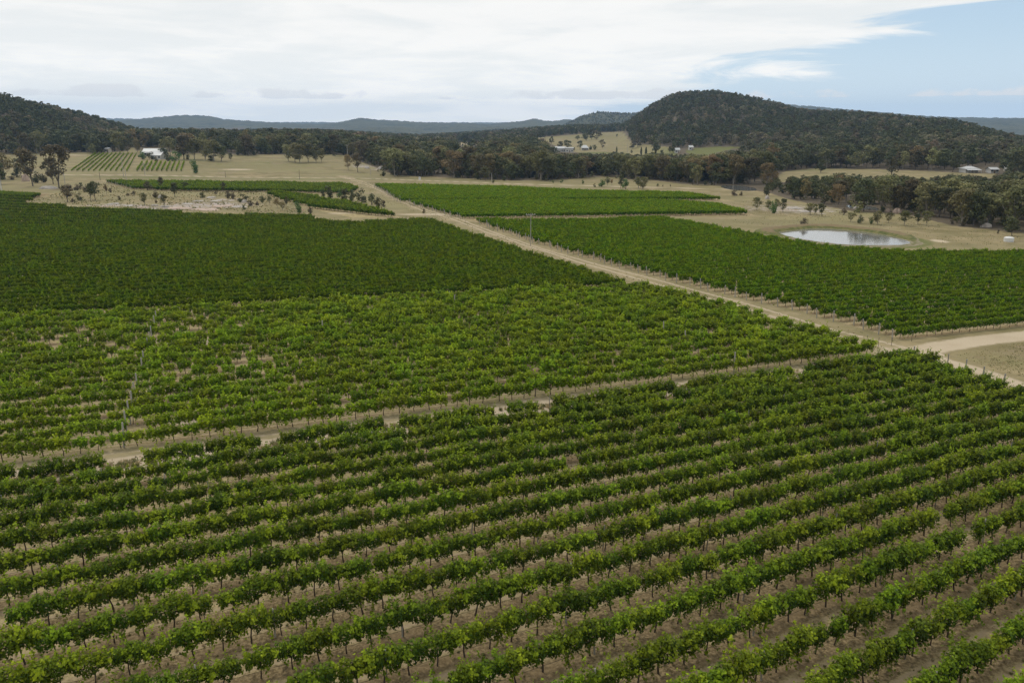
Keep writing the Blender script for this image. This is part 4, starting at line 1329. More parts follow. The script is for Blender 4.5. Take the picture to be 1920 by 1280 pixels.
# the creekside belt is lower than the tall forest: the field behind shows over its crowns
low_y = np.interp(bpx, [1430, 1470, 1510, 1560, 1640, 1700, 1760, 1830, 1920, 2040], [346, 340, 330, 334, 334, 334, 336, 334, 326, 320]) + 5.0 * np.sin(bpx / 17.0) + rng.normal(0, 4, len(FX))
belt_t = (bpx > 1440) & (bpy_ > 338) & (tpy < low_y)
low_c = np.interp(bpx, [990, 1025, 1060, 1270, 1300, 1400, 1440], [255, 268, 288, 293, 291, 283, 270]) + 3.0 * np.sin(bpx / 11.0) + rng.normal(0, 2, len(FX))
belt_c = (bpx > 1000) & (bpx < 1430) & (bpy_ > 293) & (tpy < low_c)
FH = np.where(belt_c, np.maximum(FH * (bpy_ - low_c) / np.maximum(bpy_ - tpy, 1), 3.0), FH)
FH = np.where(belt_t, np.maximum(FH * (bpy_ - low_y) / np.maximum(bpy_ - tpy, 1), 3.5), FH)
tpx, tpy, _ = project(FX, FY, FZ + FH)
edge_y = np.interp(bpx, FRONT_X, FRONT_Y) + 2.5 * np.sin(bpx / 23.0) + 1.8 * np.sin(bpx / 9.0 + 1)
ok = (bpy_ < edge_y) & (bpx > -120) & (bpx < 2040) & ((FR < 1720) | hill)
for c in keep_clear:
    hit = np.zeros(len(FX), bool)
    for t in (0.0, 0.25, 0.5, 0.75, 0.95):
        for ddx in (-0.3, 0.0, 0.3):
            hit |= inside(c, bpx + (tpx - bpx) * t + ddx * (bpy_ - tpy), bpy_ + (tpy - bpy_) * t)
    ok &= ~(hit & (rng.random(len(FX)) < 0.985) & ~((bpy_ > 342) & (bpx > 1440) & (c is FIELD_R)) & ~((bpy_ > 293) & (c is PASTURE)))
# trees hidden far behind the crest of the hills are left out
ok &= ~((GI.max() < 0) & hill)
dens = 0.86 + 0.25 * wob(FX, FY, 60, 3)
ok &= rng.random(len(FX)) < np.where(hill, 0.97, np.clip(dens, 0.55, 1.0))
FX, FY, FZ, FH, FR, FI, fdep, bpx, bpy_ = [a[ok] for a in (FX, FY, FZ, FH, FR, FI, fdep, bpx, bpy_)]
# visibility: the apparent size decides which are things
app = FH / fdep * F_PX
shown = (bpx > 0) & (bpx < 1920)
# front rank only: trees whose foot lies close to the forest edge, or which are simply near
edge_gap = np.interp(bpx, FRONT_X, FRONT_Y) - bpy_
score = np.where(shown, app - np.clip(edge_gap, 0, 60) * 0.6, -1)
pick = np.argsort(-score)[:150]
ind = np.zeros(len(FX), bool)
ind[pick] = True
PLACES = [(0, 470, 'in the bush front behind the young vineyard', 'front trees of the left bush'), (470, 640, 'in the forest front behind the pasture clump', 'front trees behind the pasture clump'),
          (640, 1000, 'along the central forest front above the road', 'front trees of the central forest'), (1000, 1440, 'along the forest front left of the creek', 'front trees left of the creek'),
          (1440, 1700, 'in the creekside belt behind the dam', 'trees of the creekside belt'), (1700, 1921, 'in the dark creekside belt near the right edge', 'trees of the right creekside belt')]
seq = sorted(pick, key=lambda i: bpx[i])
pc_ = {}
for i in seq:
    for x0, x1, place, grp in PLACES:
        if x0 <= bpx[i] < x1:
            break
    kit = random.choices(['gum', 'gum_dark', 'rust'], [0.66, 0.26, 0.08])[0] if bpx[i] < 1440 else random.choices(['gum', 'gum_dark', 'rust'], [0.42, 0.54, 0.04])[0]
    nm, desc, cat = KNAME[kit]
    key = (kit, place)
    pc_[key] = pc_.get(key, 0) + 1
    plant(nm, kit, (FX[i], FY[i], FZ[i]), FH[i], random.uniform(0.85, 1.2), '%s %s from the left %s' % (ORD[pc_[key] - 1], desc, place), cat, grp)


def forest(name, sel, shapes, leafs, label):
    src = []
    for lf, bk in leafs:
        for j, s in enumerate(shapes):
            src.append(source('%s_%s_%d' % (name, lf, j), one_mesh('%s_%s_%d' % (name, lf, j), s, lf, bk)))
    n = int(sel.sum())
    if n == 0:
        return
    pos = np.stack([FX[sel], FY[sel], FZ[sel] - 0.1], 1)
    rot = np.stack([np.zeros(n), np.zeros(n), rng.uniform(0, 6.28, n)], 1)
    wd = rng.uniform(0.85, 1.3, n)
    scl = np.stack([FH[sel] * wd, FH[sel] * wd, FH[sel]], 1)
    k = len(shapes)
    # patches of darker kinds
    patchy = wob(FX[sel], FY[sel], 45, 9) + rng.normal(0, 0.8, n)
    kind = np.clip((patchy > 0.75).astype(int), 0, len(leafs) - 1)
    scatter(name, pos, rot, scl, kind * k + rng.integers(0, k, n), src, label)


rest = ~ind
HN = {n_: i for i, n_ in enumerate(HILL_NAMES)}
hl, hr = FI == HN['hill_left'], FI == HN['hill_right']
LB = [('gum', 'gum_bark'), ('dark_leaf', 'dark_bark')]
LH = [('gum_hill', 'gum_bark'), ('dark_leaf', 'dark_bark')]
forest('bushland_trees', rest & ~hl & ~hr & (FR < 800), GUM_B, LB, 'dense olive green bushland across the valley floor')
forest('bushland_trees', rest & ~hl & ~hr & (FR >= 800), GUM_C, LH, 'grey green bushland fading towards the blue hills')
forest('hillside_trees', rest & hl, GUM_C, LH, 'bush covering the hill at the left edge')
forest('hillside_trees', rest & hr, GUM_C, LH, 'grey green bush covering the flat topped right hill')
print('trees', len(FX), 'vines', sum(len(p) for p in (PTS_A, PTS_B, PTS_C, PTS_D, PTS_E1, PTS_E2, PTS_F, PTS_G, PTS_H1, PTS_H2)))


# ------------------------------------------------------------------ low scrub under the forest front
k = (np.interp(bpx, FRONT_X, FRONT_Y) - bpy_ < 60) & (FR < 900) & (rng.random(len(FX)) < 0.9)
US = [source('scrub_%d' % j, one_mesh('scrub_%d' % j, bush_shapes(800 + j, 110, 0.095, 0.6), 'dark_leaf' if j % 2 else 'gum', 'dark_bark')) for j in range(4)]
n = int(k.sum())
ux, uy = FX[k] + rng.normal(0, 3.0, n), FY[k] + rng.normal(0, 3.0, n) + 3.0
uh = rng.uniform(1.6, 4.2, n)
upx, upy, _ = project(ux, uy, terrain(ux, uy))
g_ok = np.ones(n, bool)
for c in keep_clear:
    g_ok &= ~inside(c, upx, upy - 4)
ux, uy, uh = ux[g_ok], uy[g_ok], uh[g_ok]
n = len(ux)
scatter('scrub', np.stack([ux, uy, terrain(ux, uy) - 0.05], 1), np.stack([0 * ux, 0 * ux, rng.uniform(0, 6.28, n)], 1), np.stack([uh * 1.3, uh * 1.3, uh], 1), rng.integers(0, 4, n), US,
        'low dark scrub under the forest edge')


# ------------------------------------------------------------------ trellis of the two near blocks
def row_span(pts, ri):
    q = pts[pts[:, 3] == ri]
    return q


POST_M = MB().tube([(0, 0, -0.1), (0, 0, 1.72), (0, 0, 1.78)], [0.052, 0.046, 0.030], 7).mesh('post', M['timber'])
STEEL_M = MB().box(-0.022, 0.022, -0.016, 0.016, -0.1, 1.9).box(-0.022, -0.014, -0.034, 0.034, -0.1, 1.9).mesh('post', M['steel'])
TALL_M = MB().tube([(0, 0, -0.1), (0, 0, 2.30), (0, 0, 2.36)], [0.085, 0.075, 0.05], 8).mesh('post', M['timber'])


def wire_mesh(name, L, z, rad, mat, sag=0.03):
    xs = np.linspace(0, L, max(3, int(L / 4)))
    path = [(x, 0, z - sag * abs(math.sin(x / 5.2 * math.pi))) for x in xs]
    return MB().tube(path, rad, 3, False).mesh(name, mat)


def trellis(rows, pts, ris, block, every, anchor, tall):
    done = 0
    for ri in ris:
        q = pts[pts[:, 3] == ri]
        if len(q) < 4:
            continue
        y0, a = rows[ri]
        t = q[:, 0] / math.cos(a)
        t0, t1 = t.min() - 0.9, t.max() + 0.9
        e = bpy.data.objects.new('vine_trellis', None)
        col.objects.link(e)
        e.location = (t0 * math.cos(a), y0 + t0 * math.sin(a), 0)
        e.rotation_euler = (0, 0, a)
        e.empty_display_size = 0.2
        done += 1
        tag(e, 'posts, wires and black drip pipe of the %s row %s' % (ORD[done - 1], block[0]), 'trellis', block[1])
        if anchor is None:
            first = (ri * 3.1) % every
        else:
            # a line of posts that crosses all rows
            (ax, ay), (bx, by) = anchor
            m = (bx - ax) / (by - ay)
            # row: x = t cos a, y = y0 + t sin a ; line: x = ax + m (y - ay)
            tt = (ax + m * (y0 - ay)) / (math.cos(a) - m * math.sin(a))
            first = (tt - t0) % every
        for tp in np.arange(first, t1 - t0, every):
            if tall:
                qx_ = project((t0 + tp) * math.cos(a), y0 + (t0 + tp) * math.sin(a), 0)[0]
                if random.random() > (0.55 if 200 < qx_ < 330 else 0.10):
                    continue
            big_ = tall
            link('post', TALL_M if big_ else (POST_M if random.random() < 0.5 else STEEL_M), e, (tp, random.gauss(0, 0.03), 0), (random.gauss(0, 0.03), random.gauss(0, 0.03), 0))
        link('drip_pipe', wire_mesh('drip_pipe', t1 - t0, 0.45, 0.011, M['drip'], 0.06), e)
        link('wire', wire_mesh('wire', t1 - t0, 0.93, 0.004, M['wire']), e)
        link('wire', wire_mesh('wire', t1 - t0, 1.45, 0.004, M['wire']), e)


trellis(ROWS_A, PTS_A, range(len(ROWS_A) - 1, -1, -1), ('up from the bottom right corner', 'trellises of the nearest block'), 10.5, None, False)
ga, gb = at(233, 838), at(296, 606)
trellis(ROWS_B, PTS_B, range(0, len(ROWS_B)), ('above the crossing track', 'trellises of the bright green block'), 21.0, ((ga[0], ga[1]), (gb[0], gb[1])), True)

# ------------------------------------------------------------------ end posts of the farther blocks
END_M = MB().tube([(0, 0, -0.15), (0, 0, 1.55), (0, 0, 1.62)], [0.085, 0.075, 0.05], 8).mesh('shaft', M['timber'])
STAY_M = MB().tube([(0, 0, 1.45), (-1.5, 0, 0.02)], 0.010, 3).mesh('stay_wire', M['wire'])
BAND_M = MB().tube([(0, 0, 1.28), (0, 0, 1.33)], 0.112, 8).mesh('wire_band', M['wire'])


def end_posts(rows, pts, side, desc, grp, limit=200):
    n_ = 0
    for ri in range(len(rows)):
        q = pts[pts[:, 3] == ri]
        if len(q) < 3:
            continue
        j = np.argmin(q[:, 0]) if side < 0 else np.argmax(q[:, 0])
        a = q[j, 2]
        x, y = q[j, 0] + side * 1.3 * math.cos(a), q[j, 1] + side * 1.3 * math.sin(a)
        ppx = project(x, y, 0)[0]
        if ppx < 0 or ppx > 1920 or n_ >= min(limit, len(ORD)):
            continue
        n_ += 1
        e = bpy.data.objects.new('end_post', None)
        col.objects.link(e)
        e.location = (x, y, float(terrain(x, y)))
        e.rotation_euler = (random.gauss(0, 0.03), -side * random.uniform(-0.02, 0.16) * -1, a + (math.pi if side > 0 else 0))
        sc = random.uniform(0.9, 1.1)
        e.scale = (sc, sc, sc)
        tag(e, '%s end post from the near end %s' % (ORD[n_ - 1], desc), 'post', grp)
        link('shaft', END_M, e)
        link('stay_wire', STAY_M, e)
        link('wire_band', BAND_M, e)


end_posts(ROWS_D, PTS_D, -1, 'along the right side of the straw track', 'end posts of the right block')
end_posts(ROWS_E1, PTS_E1, -1, 'of the far right block, nearer half', 'end posts of the far block')
end_posts(ROWS_E2, PTS_E2, -1, 'of the far right block, farther half', 'end posts of the far block')
end_posts(ROWS_F, PTS_F, -1, 'of the strip behind the rocky clearing', 'end posts of the strip')
end_posts(ROWS_G, PTS_G, -1, 'of the narrow wedge of vines', 'end posts of the wedge')

# fence at the right end of the nearest block
FP_M = MB().box(-0.05, 0.05, -0.05, 0.05, -0.1, 1.55).box(-0.058, 0.058, -0.058, 0.058, 1.55, 1.60).mesh('shaft', M['steel'])
fpts = [at(*p) for p in [(1711, 673), (1741, 678), (1776, 688), (1809, 699), (1842, 713), (1879, 727), (1919, 740), (1965, 757)]]
for i, p in enumerate(fpts):
    e = bpy.data.objects.new('fence_post', None)
    col.objects.link(e)
    e.location = [float(v) for v in p]
    e.rotation_euler = (random.gauss(0, 0.03), random.gauss(0, 0.03), random.uniform(0, 1))
    tag(e, '%s grey post from the far end beside the bending dirt road' % ORD[i], 'post', 'grey posts beside the dirt road')
    link('shaft', FP_M, e)
    if i + 1 < len(fpts):
        d = fpts[i + 1] - p
        for z in (0.5, 0.95, 1.4):
            wv = MB().tube([(0, 0, z), (d[0] * 0.5, d[1] * 0.5, z - 0.03), (d[0], d[1], z)], 0.005, 3, False).mesh('wire', M['wire'])
            wo_ = link('wire', wv, e)
            wo_.rotation_euler = (0, 0, -e.rotation_euler[2])

# thin steel droppers across the junction
for i, (bx, by, ty) in enumerate([(1646, 652, 632), (1671, 648, 632), (1709, 640, 620), (1625, 642, 628)]):
    p = at(bx, by)
    e = bpy.data.objects.new('star_picket', None)
    col.objects.link(e)
    e.location = [float(v) for v in p]
    tag(e, '%s thin dark picket from the left where the tracks meet' % ORD[sorted([1646, 1671, 1709, 1625]).index(bx)], 'post', 'thin pickets at the track junction')
    h = (by - ty) * px_size(p)
    mb = MB()
    for k3 in range(3):
        an = k3 * 2.094
        mb.face([(0, 0, -0.1), (0.03 * math.cos(an), 0.03 * math.sin(an), -0.1), (0.03 * math.cos(an), 0.03 * math.sin(an), h), (0, 0, h)])
    link('shaft', mb.mesh('shaft', M['dark_bark']), e)
    link('cap', MB().box(-0.03, 0.03, -0.03, 0.03, h, h + 0.05).mesh('cap', M['steel']), e)


# ------------------------------------------------------------------ power poles
def power_pole(bx, by, ty, label, arm=True, group=None, rad=0.15, mat='pole', yaw=0.3):
    p = at(bx, by)
    h = (by - ty) * px_size(p) * 1.03
    e = bpy.data.objects.new('power_pole', None)
    col.objects.link(e)
    e.location = [float(v) for v in p]
    e.rotation_euler = (0, 0, yaw)
    tag(e, label, 'pole', group)
    link('shaft', MB().tube([(0, 0, -0.2), (0, 0, h * 0.5), (0, 0, h)], [rad, rad * 0.85, rad * 0.7], 8).mesh('shaft', M[mat]), e)
    if arm:
        z = h - 0.45
        c = link('crossarm', MB().box(-1.15, 1.15, rad * 0.72, rad * 0.72 + 0.12, z, z + 0.14).mesh('crossarm', M[mat]), e)
        for x in (-1.0, -0.45, 0.45, 1.0):
            link('insulator', MB().tube([(x, rad + 0.05, z + 0.14), (x, rad + 0.05, z + 0.24), (x, rad + 0.05, z + 0.34)], [0.03, 0.07, 0.035], 6).mesh('insulator', M['insulator']), c)
        for sg in (-1, 1):
            link('brace', MB().tube([(sg * 0.7, rad * 0.9, z), (0, rad * 0.9, z - 0.55)], 0.02, 4).mesh('brace', M['steel']), e)
    return e


power_pole(995, 461, 402, 'tall grey power pole with crossarm between track and vines', rad=0.10, mat='timber')
power_pole(122, 345, 317, 'grey power pole beside the tallest left gum', rad=0.16)
power_pole(232, 332, 297, 'power pole in front of the slanting young vines', rad=0.16)
power_pole(237, 338, 318, 'short pale pole beside the pole of the young vineyard', arm=False, rad=0.15)
power_pole(272, 329, 307, 'power pole in front of the farmhouse vines', rad=0.15)
power_pole(188, 338, 324, 'short dark pole at the corner of the vine strip', arm=False, rad=0.12, mat='dark_bark')
power_pole(423, 333, 321, 'thin dark pole in the pasture left of centre', arm=False, rad=0.10, mat='dark_bark')
power_pole(562, 337, 319, 'thin dark pole in the pasture below the gum clump', arm=False, rad=0.10, mat='dark_bark')
power_pole(652, 299, 273, 'power pole against the forest at the pasture corner', rad=0.17)
power_pole(695, 328, 317, 'short grey pole at the forest corner above the track', arm=False, rad=0.13)
power_pole(922, 342, 325, 'pale pole by the road before the central forest', arm=False, rad=0.14)
power_pole(1349, 374, 363, 'short pale pole at the tip of the far vines', arm=False, rad=0.10)
power_pole(1176, 286, 271, 'thin pole on the pale pasture beside the cypresses', arm=False, rad=0.22)
power_pole(3, 358, 328, 'thick white post at the left edge above the vines', arm=False, rad=0.26, mat='white_wall')


# ------------------------------------------------------------------ buildings
def house(px0, px1, by, label, depth=9.0, eave=2.7, rise=1.8, wall='white_wall', roof='roof_white', hip=False, windows=4, yaw=0.0, name='farmhouse', verandah=True):
    p0, p1 = at(px0, by), at(px1, by)
    p = (p0 + p1) / 2
    L = abs(p1[0] - p0[0])
    e = bpy.data.objects.new(name, None)
    col.objects.link(e)
    e.location = (float(p[0]), float(p[1] + depth / 2), float(p[2]))
    e.rotation_euler = (0, 0, yaw)
    tag(e, label, 'house' if name == 'farmhouse' else 'shed')
    x0, x1, y0, y1 = -L / 2, L / 2, -depth / 2, depth / 2
    link('wall', MB().box(x0, x1, y0, y1, -0.6, eave).mesh('wall', M[wall]), e)
    ov = 0.5
    X0, X1, Y0, Y1 = x0 - ov, x1 + ov, y0 - ov, y1 + ov
    zt = eave + rise
    rb = MB()
    ri = min(depth * 0.5, L * 0.35) if hip else 0.0
    th = 0.09
    A, B = (X0 + ri, 0, zt), (X1 - ri, 0, zt)
    za = eave + 0.02
    for dz_ in (0.0, th):
        a, b = (A[0], 0, zt + dz_), (B[0], 0, zt + dz_)
        rb.face([(X0, Y0, za + dz_), (X1, Y0, za + dz_), b, a])
        rb.face([(X1, Y1, za + dz_), (X0, Y1, za + dz_), a, b])
        if hip:
            rb.face([(X0, Y1, za + dz_), (X0, Y0, za + dz_), a])
            rb.face([(X1, Y0, za + dz_), (X1, Y1, za + dz_), b])
    rb.face([(X0, Y0, za), (X1, Y0, za), (X1, Y0, za + th), (X0, Y0, za + th)])
    rb.face([(X1, Y1, za), (X0, Y1, za), (X0, Y1, za + th), (X1, Y1, za + th)])
    ro = link('roof', rb.mesh('roof', M[roof]), e)
    link('ridge_cap', MB().tube([(A[0], 0, zt + th), (B[0], 0, zt + th)], 0.10, 6).mesh('ridge_cap', M[roof]), ro)
    if not hip:
        g = MB()
        for xx in (x0 + 0.003, x1 - 0.003):
            g.face([(xx, y0, eave), (xx, y1, eave), (xx, 0, zt - 0.1)])
        link('gable', g.mesh('gable', M[wall]), e)
    for i in range(windows):
        cx = x0 + (i + 0.5) * L / windows
        if i == windows // 2:
            d_ = link('door', MB().box(cx - 0.45, cx + 0.45, y0 - 0.05, y0 + 0.02, 0, 2.05).mesh('door', M['door']), e)
            link('handle', MB().box(cx + 0.30, cx + 0.36, y0 - 0.10, y0 - 0.05, 0.95, 1.05).mesh('handle', M['steel']), d_)
        else:
            f_ = link('window', MB().box(cx - 0.75, cx + 0.75, y0 - 0.05, y0 + 0.02, 0.9, 2.1).mesh('window', M[roof]), e)
            link('pane', MB().box(cx - 0.66, cx + 0.66, y0 - 0.062, y0 - 0.04, 0.98, 2.02).mesh('pane', M['window']), f_)
    if verandah:
        vd = 2.4
        v = MB()
        v.face([(X0, Y0 - vd, eave - 0.45), (X1, Y0 - vd, eave - 0.45), (X1, Y0 + 0.1, eave - 0.05), (X0, Y0 + 0.1, eave - 0.05)])
        v.face([(X0, Y0 - vd, eave - 0.52), (X1, Y0 - vd, eave - 0.52), (X1, Y0 + 0.1, eave - 0.12), (X0, Y0 + 0.1, eave - 0.12)])
        v.face([(X0, Y0 - vd, eave - 0.52), (X1, Y0 - vd, eave - 0.52), (X1, Y0 - vd, eave - 0.45), (X0, Y0 - vd, eave - 0.45)])
        vo = link('verandah_roof', v.mesh('verandah_roof', M[roof]), e)
        for x in np.linspace(X0 + 0.2, X1 - 0.2, 5):
            link('verandah_post', MB().box(x - 0.06, x + 0.06, Y0 - vd + 0.1, Y0 - vd + 0.22, -0.4, eave - 0.5).mesh('verandah_post', M[wall]), vo)
    return e


house(266, 308, 293, 'long white roofed farmhouse above the young vines', 9, 3.0, 2.2, yaw=0.08)
house(283, 304, 299, 'smaller white gabled wing before the long farmhouse', 8, 2.6, 2.6, yaw=-0.1, windows=3, verandah=False)
house(1040, 1060, 285, 'long low white shed below the pale pasture', 10, 3.4, 1.8, windows=5, name='farm_shed', verandah=False)
house(1061, 1075, 285.5, 'boxy white shed beside the long shed', 8, 4.0, 0.6, windows=3, name='farm_shed', verandah=False)
house(1091, 1103, 282, 'white roofed cottage right of the white sheds', 9, 2.8, 2.4, windows=3, hip=True)
house(1266, 1275, 287, 'small white hut left of the green field', 6, 2.8, 1.6, windows=2, name='farm_shed', verandah=False)
house(1292, 1300, 282, 'tiny white hut on the green field below the hill', 6, 2.8, 1.4, windows=2, name='farm_shed', verandah=False)
house(1808, 1836, 324, 'white hip roofed homestead at the foot of the right hill', 7, 2.0, 1.3, hip=True, windows=5)
house(1858, 1871, 325, 'small white house right of the hip roofed homestead', 5, 1.9, 1.1, windows=3, verandah=False)
house(1892, 1899, 322, 'little white shed farthest right below the hill', 5, 2.6, 1.3, windows=2, name='farm_shed', verandah=False)
house(197, 204, 286, 'small grey roofed shelter above the slanting young vines', 5, 2.6, 0.7, wall='cream_wall', roof='roof_grey', windows=2, name='farm_shed', verandah=False)

# water tank below the creek trees
p = at(1891, 453)
e = bpy.data.objects.new('water_tank', None)
col.objects.link(e)
e.location = [float(v) for v in p]
e.scale = (0.92, 0.92, 0.72)
tag(e, 'round white water tank on dry grass right of the dam', 'tank')
body = MB()
prof_ = [(1.18, 0.0), (1.20, 0.12)]
for i in range(7):
    prof_ += [(1.165, 0.16 + i * 0.17), (1.20, 0.24 + i * 0.17)]
prof_ += [(1.17, 1.36), (0.75, 1.58), (0.28, 1.66)]
body.tube([(0, 0, z) for r_, z in prof_], [r_ for r_, z in prof_], 24)
link('body', body.mesh('body', M['tank'], True), e)
link('lid', MB().tube([(0, 0, 1.655), (0, 0, 1.74), (0, 0, 1.76)], [0.30, 0.30, 0.24], 16).mesh('lid', M['tank_lid']), e)
link('outlet', MB().tube([(-0.2, -1.15, 0.15), (-0.2, -1.36, 0.15)], 0.06, 8).mesh('outlet', M['tank_lid']), e)

# small white box by the road
p = at(787, 337)
e = bpy.data.objects.new('utility_box', None)
col.objects.link(e)
e.location = [float(v) for v in p]
tag(e, 'small white utility box by the road below the central forest', 'box')
link('body', MB().box(-0.5, 0.5, -0.4, 0.4, -0.1, 1.2).mesh('body', M['tank']), e)
link('lid', MB().face([(-0.58, -0.48, 1.203), (0.58, -0.48, 1.203), (0.58, 0.48, 1.35), (-0.58, 0.48, 1.35)]).box(-0.58, 0.58, -0.48, -0.44, 1.15, 1.25).mesh('lid', M['tank_lid']), e)


# ------------------------------------------------------------------ granite
def rock_mesh(seed, flat, mat, nu=18, nv=9):
    r = np.random.default_rng(seed)
    ph = r.uniform(0, 6.28, 8)
    v = []
    for j in range(nv + 1):
        t = j / nv * math.pi * 0.5
        for i in range(nu):
            a = 2 * math.pi * i / nu
            rad = 1 + 0.20 * math.sin(2 * a + ph[0]) + 0.14 * math.sin(3 * a + ph[1]) + 0.09 * math.sin(5 * a + ph[2]) + r.normal(0, 0.03)
            cx = math.cos(t) ** (0.55 if flat else 0.8)
            v.append((rad * cx * math.cos(a), rad * cx * math.sin(a), math.sin(t) * (1 + 0.12 * math.sin(3 * a + ph[3] + 2 * t)) + r.normal(0, 0.03) - 0.05))
    f = []
    for j in range(nv):
        for i in range(nu):
            i2 = (i + 1) % nu
            f.append((j * nu + i, j * nu + i2, (j + 1) * nu + i2, (j + 1) * nu + i))
    f.append(tuple(range(nv * nu, (nv + 1) * nu)))
    return mesh_from('rock', v, f, [M[mat]], smooth=False)


SLABS = [(335, 391, 46, 0.5), (385, 393, 52, 0.4), (418, 387, 44, 0.45), (352, 383, 26, 0.5), (405, 377, 26, 0.5), (372, 378, 18, 0.6), (213, 383, 26, 0.5), (242, 386, 22, 0.5), (268, 389, 26, 0.35), (196, 388, 16, 0.4), (310, 388, 14, 0.5), (290, 386, 12, 0.5), (447, 388, 30, 0.3), (396, 371, 18, 0.5)]
for i, (bx, by, wpx, hz) in enumerate(sorted(SLABS)):
    p = at(bx, by)
    s_ = wpx * px_size(p) / 2
    o = link('granite_slab', rock_mesh(40 + i, True, 'granite' if i % 3 else 'granite_pink'), None, (p[0], p[1], -0.02), (0, 0, random.uniform(0, 6.28)), (s_, s_ * random.uniform(0.5, 0.9), hz * random.uniform(0.7, 1.2)))
    tag(o, '%s flat granite slab from the left on the rocky clearing' % ORD[i], 'rock', 'granite slabs of the rocky clearing')
BOULD = [(48, 340, 13, 1.0, 'granite_pink', 'pinkish boulder under the tall left gum'), (92, 354, 26, 0.22, 'granite', 'low grey boulder beneath the tallest left gum'), (302, 371, 13, 0.45, 'granite', 'pale boulder among dark shrubs on the clearing'),
         (458, 380, 10, 0.6, 'granite', 'light grey boulder beside the shrubs mid clearing'), (1438, 373, 13, 0.5, 'granite', 'grey boulder below the dark cypress by the creek'), (1490, 391, 30, 0.12, 'granite', 'long pale rock shelf on the slope above the dam'),
         (1510, 397, 26, 0.12, 'granite', 'second pale rock shelf nearer the slim trees'), (1682, 399, 18, 0.5, 'granite_pink', 'pinkish boulder behind the small trees above the dam'), (1664, 397, 8, 0.7, 'granite_pink', 'small pink boulder beside the larger pink one'),
         (1850, 426, 18, 0.45, 'granite', 'grey boulder at the foot of the right creek trees'), (1606, 392, 12, 0.5, 'granite', 'pale boulder at the narrow creek pool'), (715, 318, 16, 0.4, 'granite', 'grey rock outcrop at the forest corner'),
         (688, 316, 14, 0.3, 'granite', 'pale rock at the foot of the spreading lone gum'), (728, 308, 14, 0.5, 'granite', 'upper grey outcrop among the corner trees')]
for i, (bx, by, wpx, hr_, mt, lab) in enumerate(BOULD):
    p = at(bx, by)
    s_ = wpx * px_size(p) / 2
    o = link('boulder', rock_mesh(90 + i, False, mt), None, (p[0], p[1], p[2] - 0.05), (0, 0, random.uniform(0, 6.28)), (s_, s_ * 0.8, s_ * 2 * hr_))
    tag(o, lab, 'rock')

# ------------------------------------------------------------------ dry tussocks
def tussock(seed, mat, n=26):
    r = np.random.default_rng(seed)
    v, f, T = [], [], []
    for i in range(n):
        a = r.uniform(0, 6.283)
        b = np.array([r.normal(0, 0.12), r.normal(0, 0.12), 0.0])
        tip = b + np.array([math.cos(a) * r.uniform(0.1, 0.45), math.sin(a) * r.uniform(0.1, 0.45), r.uniform(0.35, 1.0)])
        sd = np.array([-math.sin(a), math.cos(a), 0]) * 0.05
        k_ = len(v)
        v += [b - sd, b + sd, (b + tip) / 2 + sd * 0.9 + [0, 0, 0.1], tip]
        f.append((k_, k_ + 1, k_ + 2, k_ + 3))
        T += [r.uniform(0, 1)] * 4
    return source('tussock_%d' % seed, mesh_from('tussock', np.array(v), np.array(f), [mat], attrs={'tint': np.array(T)}))


M['straw'] = leaf_mat('straw', (0.34, 0.275, 0.15), (0.60, 0.50, 0.31), trans=0.45, shift=0.25, gloss=0.05, rough=0.9)
M['green_grass'] = leaf_mat('green_grass', (0.12, 0.14, 0.045), (0.26, 0.25, 0.10), trans=0.4, shift=0.25, gloss=0.05, rough=0.9)
TS = [tussock(900 + i, M['straw'] if i < 4 else M['green_grass']) for i in range(6)]


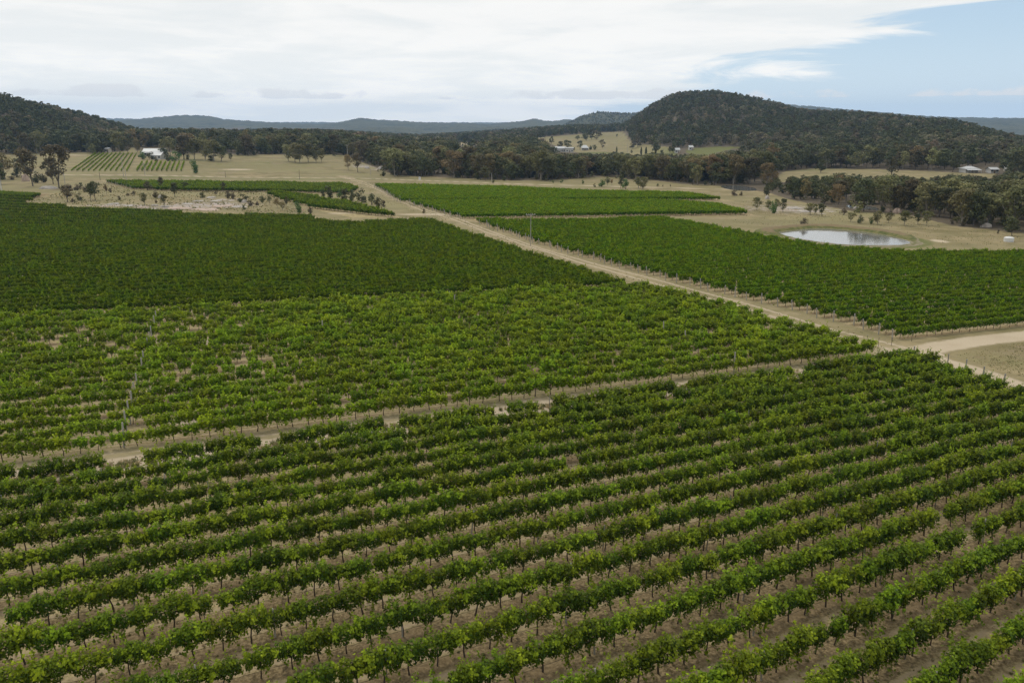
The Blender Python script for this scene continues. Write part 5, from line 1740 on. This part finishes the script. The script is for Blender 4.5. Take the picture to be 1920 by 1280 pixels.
def tussocks(name, poly_px, n, h0, h1, label, avoid_rows=None):
    g = gpoly(poly_px)
    lo, hi = g.min(0), g.max(0)
    P = rng.uniform(lo, hi, (n * 3, 2))
    P = P[inside(g, P[:, 0], P[:, 1])][:n]
    P = P[(wob(P[:, 0], P[:, 1], 6, 5) + rng.normal(0, 0.6, len(P))) > -0.2]
    if avoid_rows is not None:
        d = np.full(len(P), 9.0)
        for (y0, a) in avoid_rows:
            d = np.minimum(d, np.abs((P[:, 1] - y0) * math.cos(a) - P[:, 0] * math.sin(a)))
        P = P[(d > 0.75) | (rng.random(len(P)) < 0.25)]
    dr = np.minimum(seg_dist(gpoly(ROAD_IN), P[:, 0], P[:, 1], False), seg_dist(gpoly(ROAD_BEND), P[:, 0], P[:, 1], False))
    P = P[dr > 2.4]
    P = P[sdf(POND_G, P[:, 0], P[:, 1]) < -5]
    m = len(P)
    h = rng.uniform(h0, h1, m)
    scatter(name, np.stack([P[:, 0], P[:, 1], terrain(P[:, 0], P[:, 1])], 1), np.stack([0 * h, 0 * h, rng.uniform(0, 6.28, m)], 1), np.stack([h * 1.5, h * 1.5, h], 1),
            rng.integers(0, 4, m), TS, label)


tussocks('dry_grass', [(130, 386), (45, 378), (110, 362), (190, 345), (250, 354), (480, 360), (600, 392), (570, 399), (400, 397)], 5000, 0.15, 0.5, 'dry tussock grass on the rocky clearing')
tussocks('dry_grass', [(1415, 405), (1250, 404), (1420, 372), (1500, 388), (1640, 402), (1800, 428), (1920, 442), (1920, 462), (1715, 462), (1600, 425), (1480, 430), (1330, 416)], 2500, 0.08, 0.22, 'dry tussock grass on the slope around the dam')
tussocks('dry_grass', [(-100, 900), (1690, 672), (1920, 745), (2050, 800), (2050, 1330), (-100, 1330)], 26000, 0.06, 0.20, 'short dry grass between the nearest vine rows', ROWS_A)
tussocks('dry_grass', [(640, 334), (700, 344), (860, 406), (1000, 462), (1230, 528), (1400, 574), (1690, 640), (1640, 660), (1400, 588), (1210, 538), (980, 464), (850, 420), (760, 392), (700, 380), (690, 352)], 14000, 0.06, 0.22, 'short dry grass along the straw track')

tussocks('dry_grass', [(-100, 908), (300, 859), (960, 765), (1500, 694), (1500, 703), (960, 776), (300, 869), (-100, 918)], 9000, 0.2, 0.5, 'pale straw grass strip along the crossing track')
tussocks('dry_grass', [(1790, 664), (1920, 642), (2050, 640), (2050, 770), (1920, 706), (1830, 684)], 5000, 0.04, 0.12, 'short dry grass inside the bend of the dirt road')

# ------------------------------------------------------------------ air
hz_m, t = new_mat('haze')
t.n('ShaderNodeOutputMaterial', {'Volume': t.n('ShaderNodeVolumePrincipled', {'Color': rgb(0.37, 0.62, 1.0), 'Density': 0.000078, 'Anisotropy': 0.0})})
hz_m.cycles.homogeneous_volume = True
hz = link('haze', MB().box(-8700, 8700, -8700, 8700, -24.0, 235.0).mesh('haze', hz_m))
tag(hz, 'thin pale blue haze filling the valley air', None, None, 'stuff')
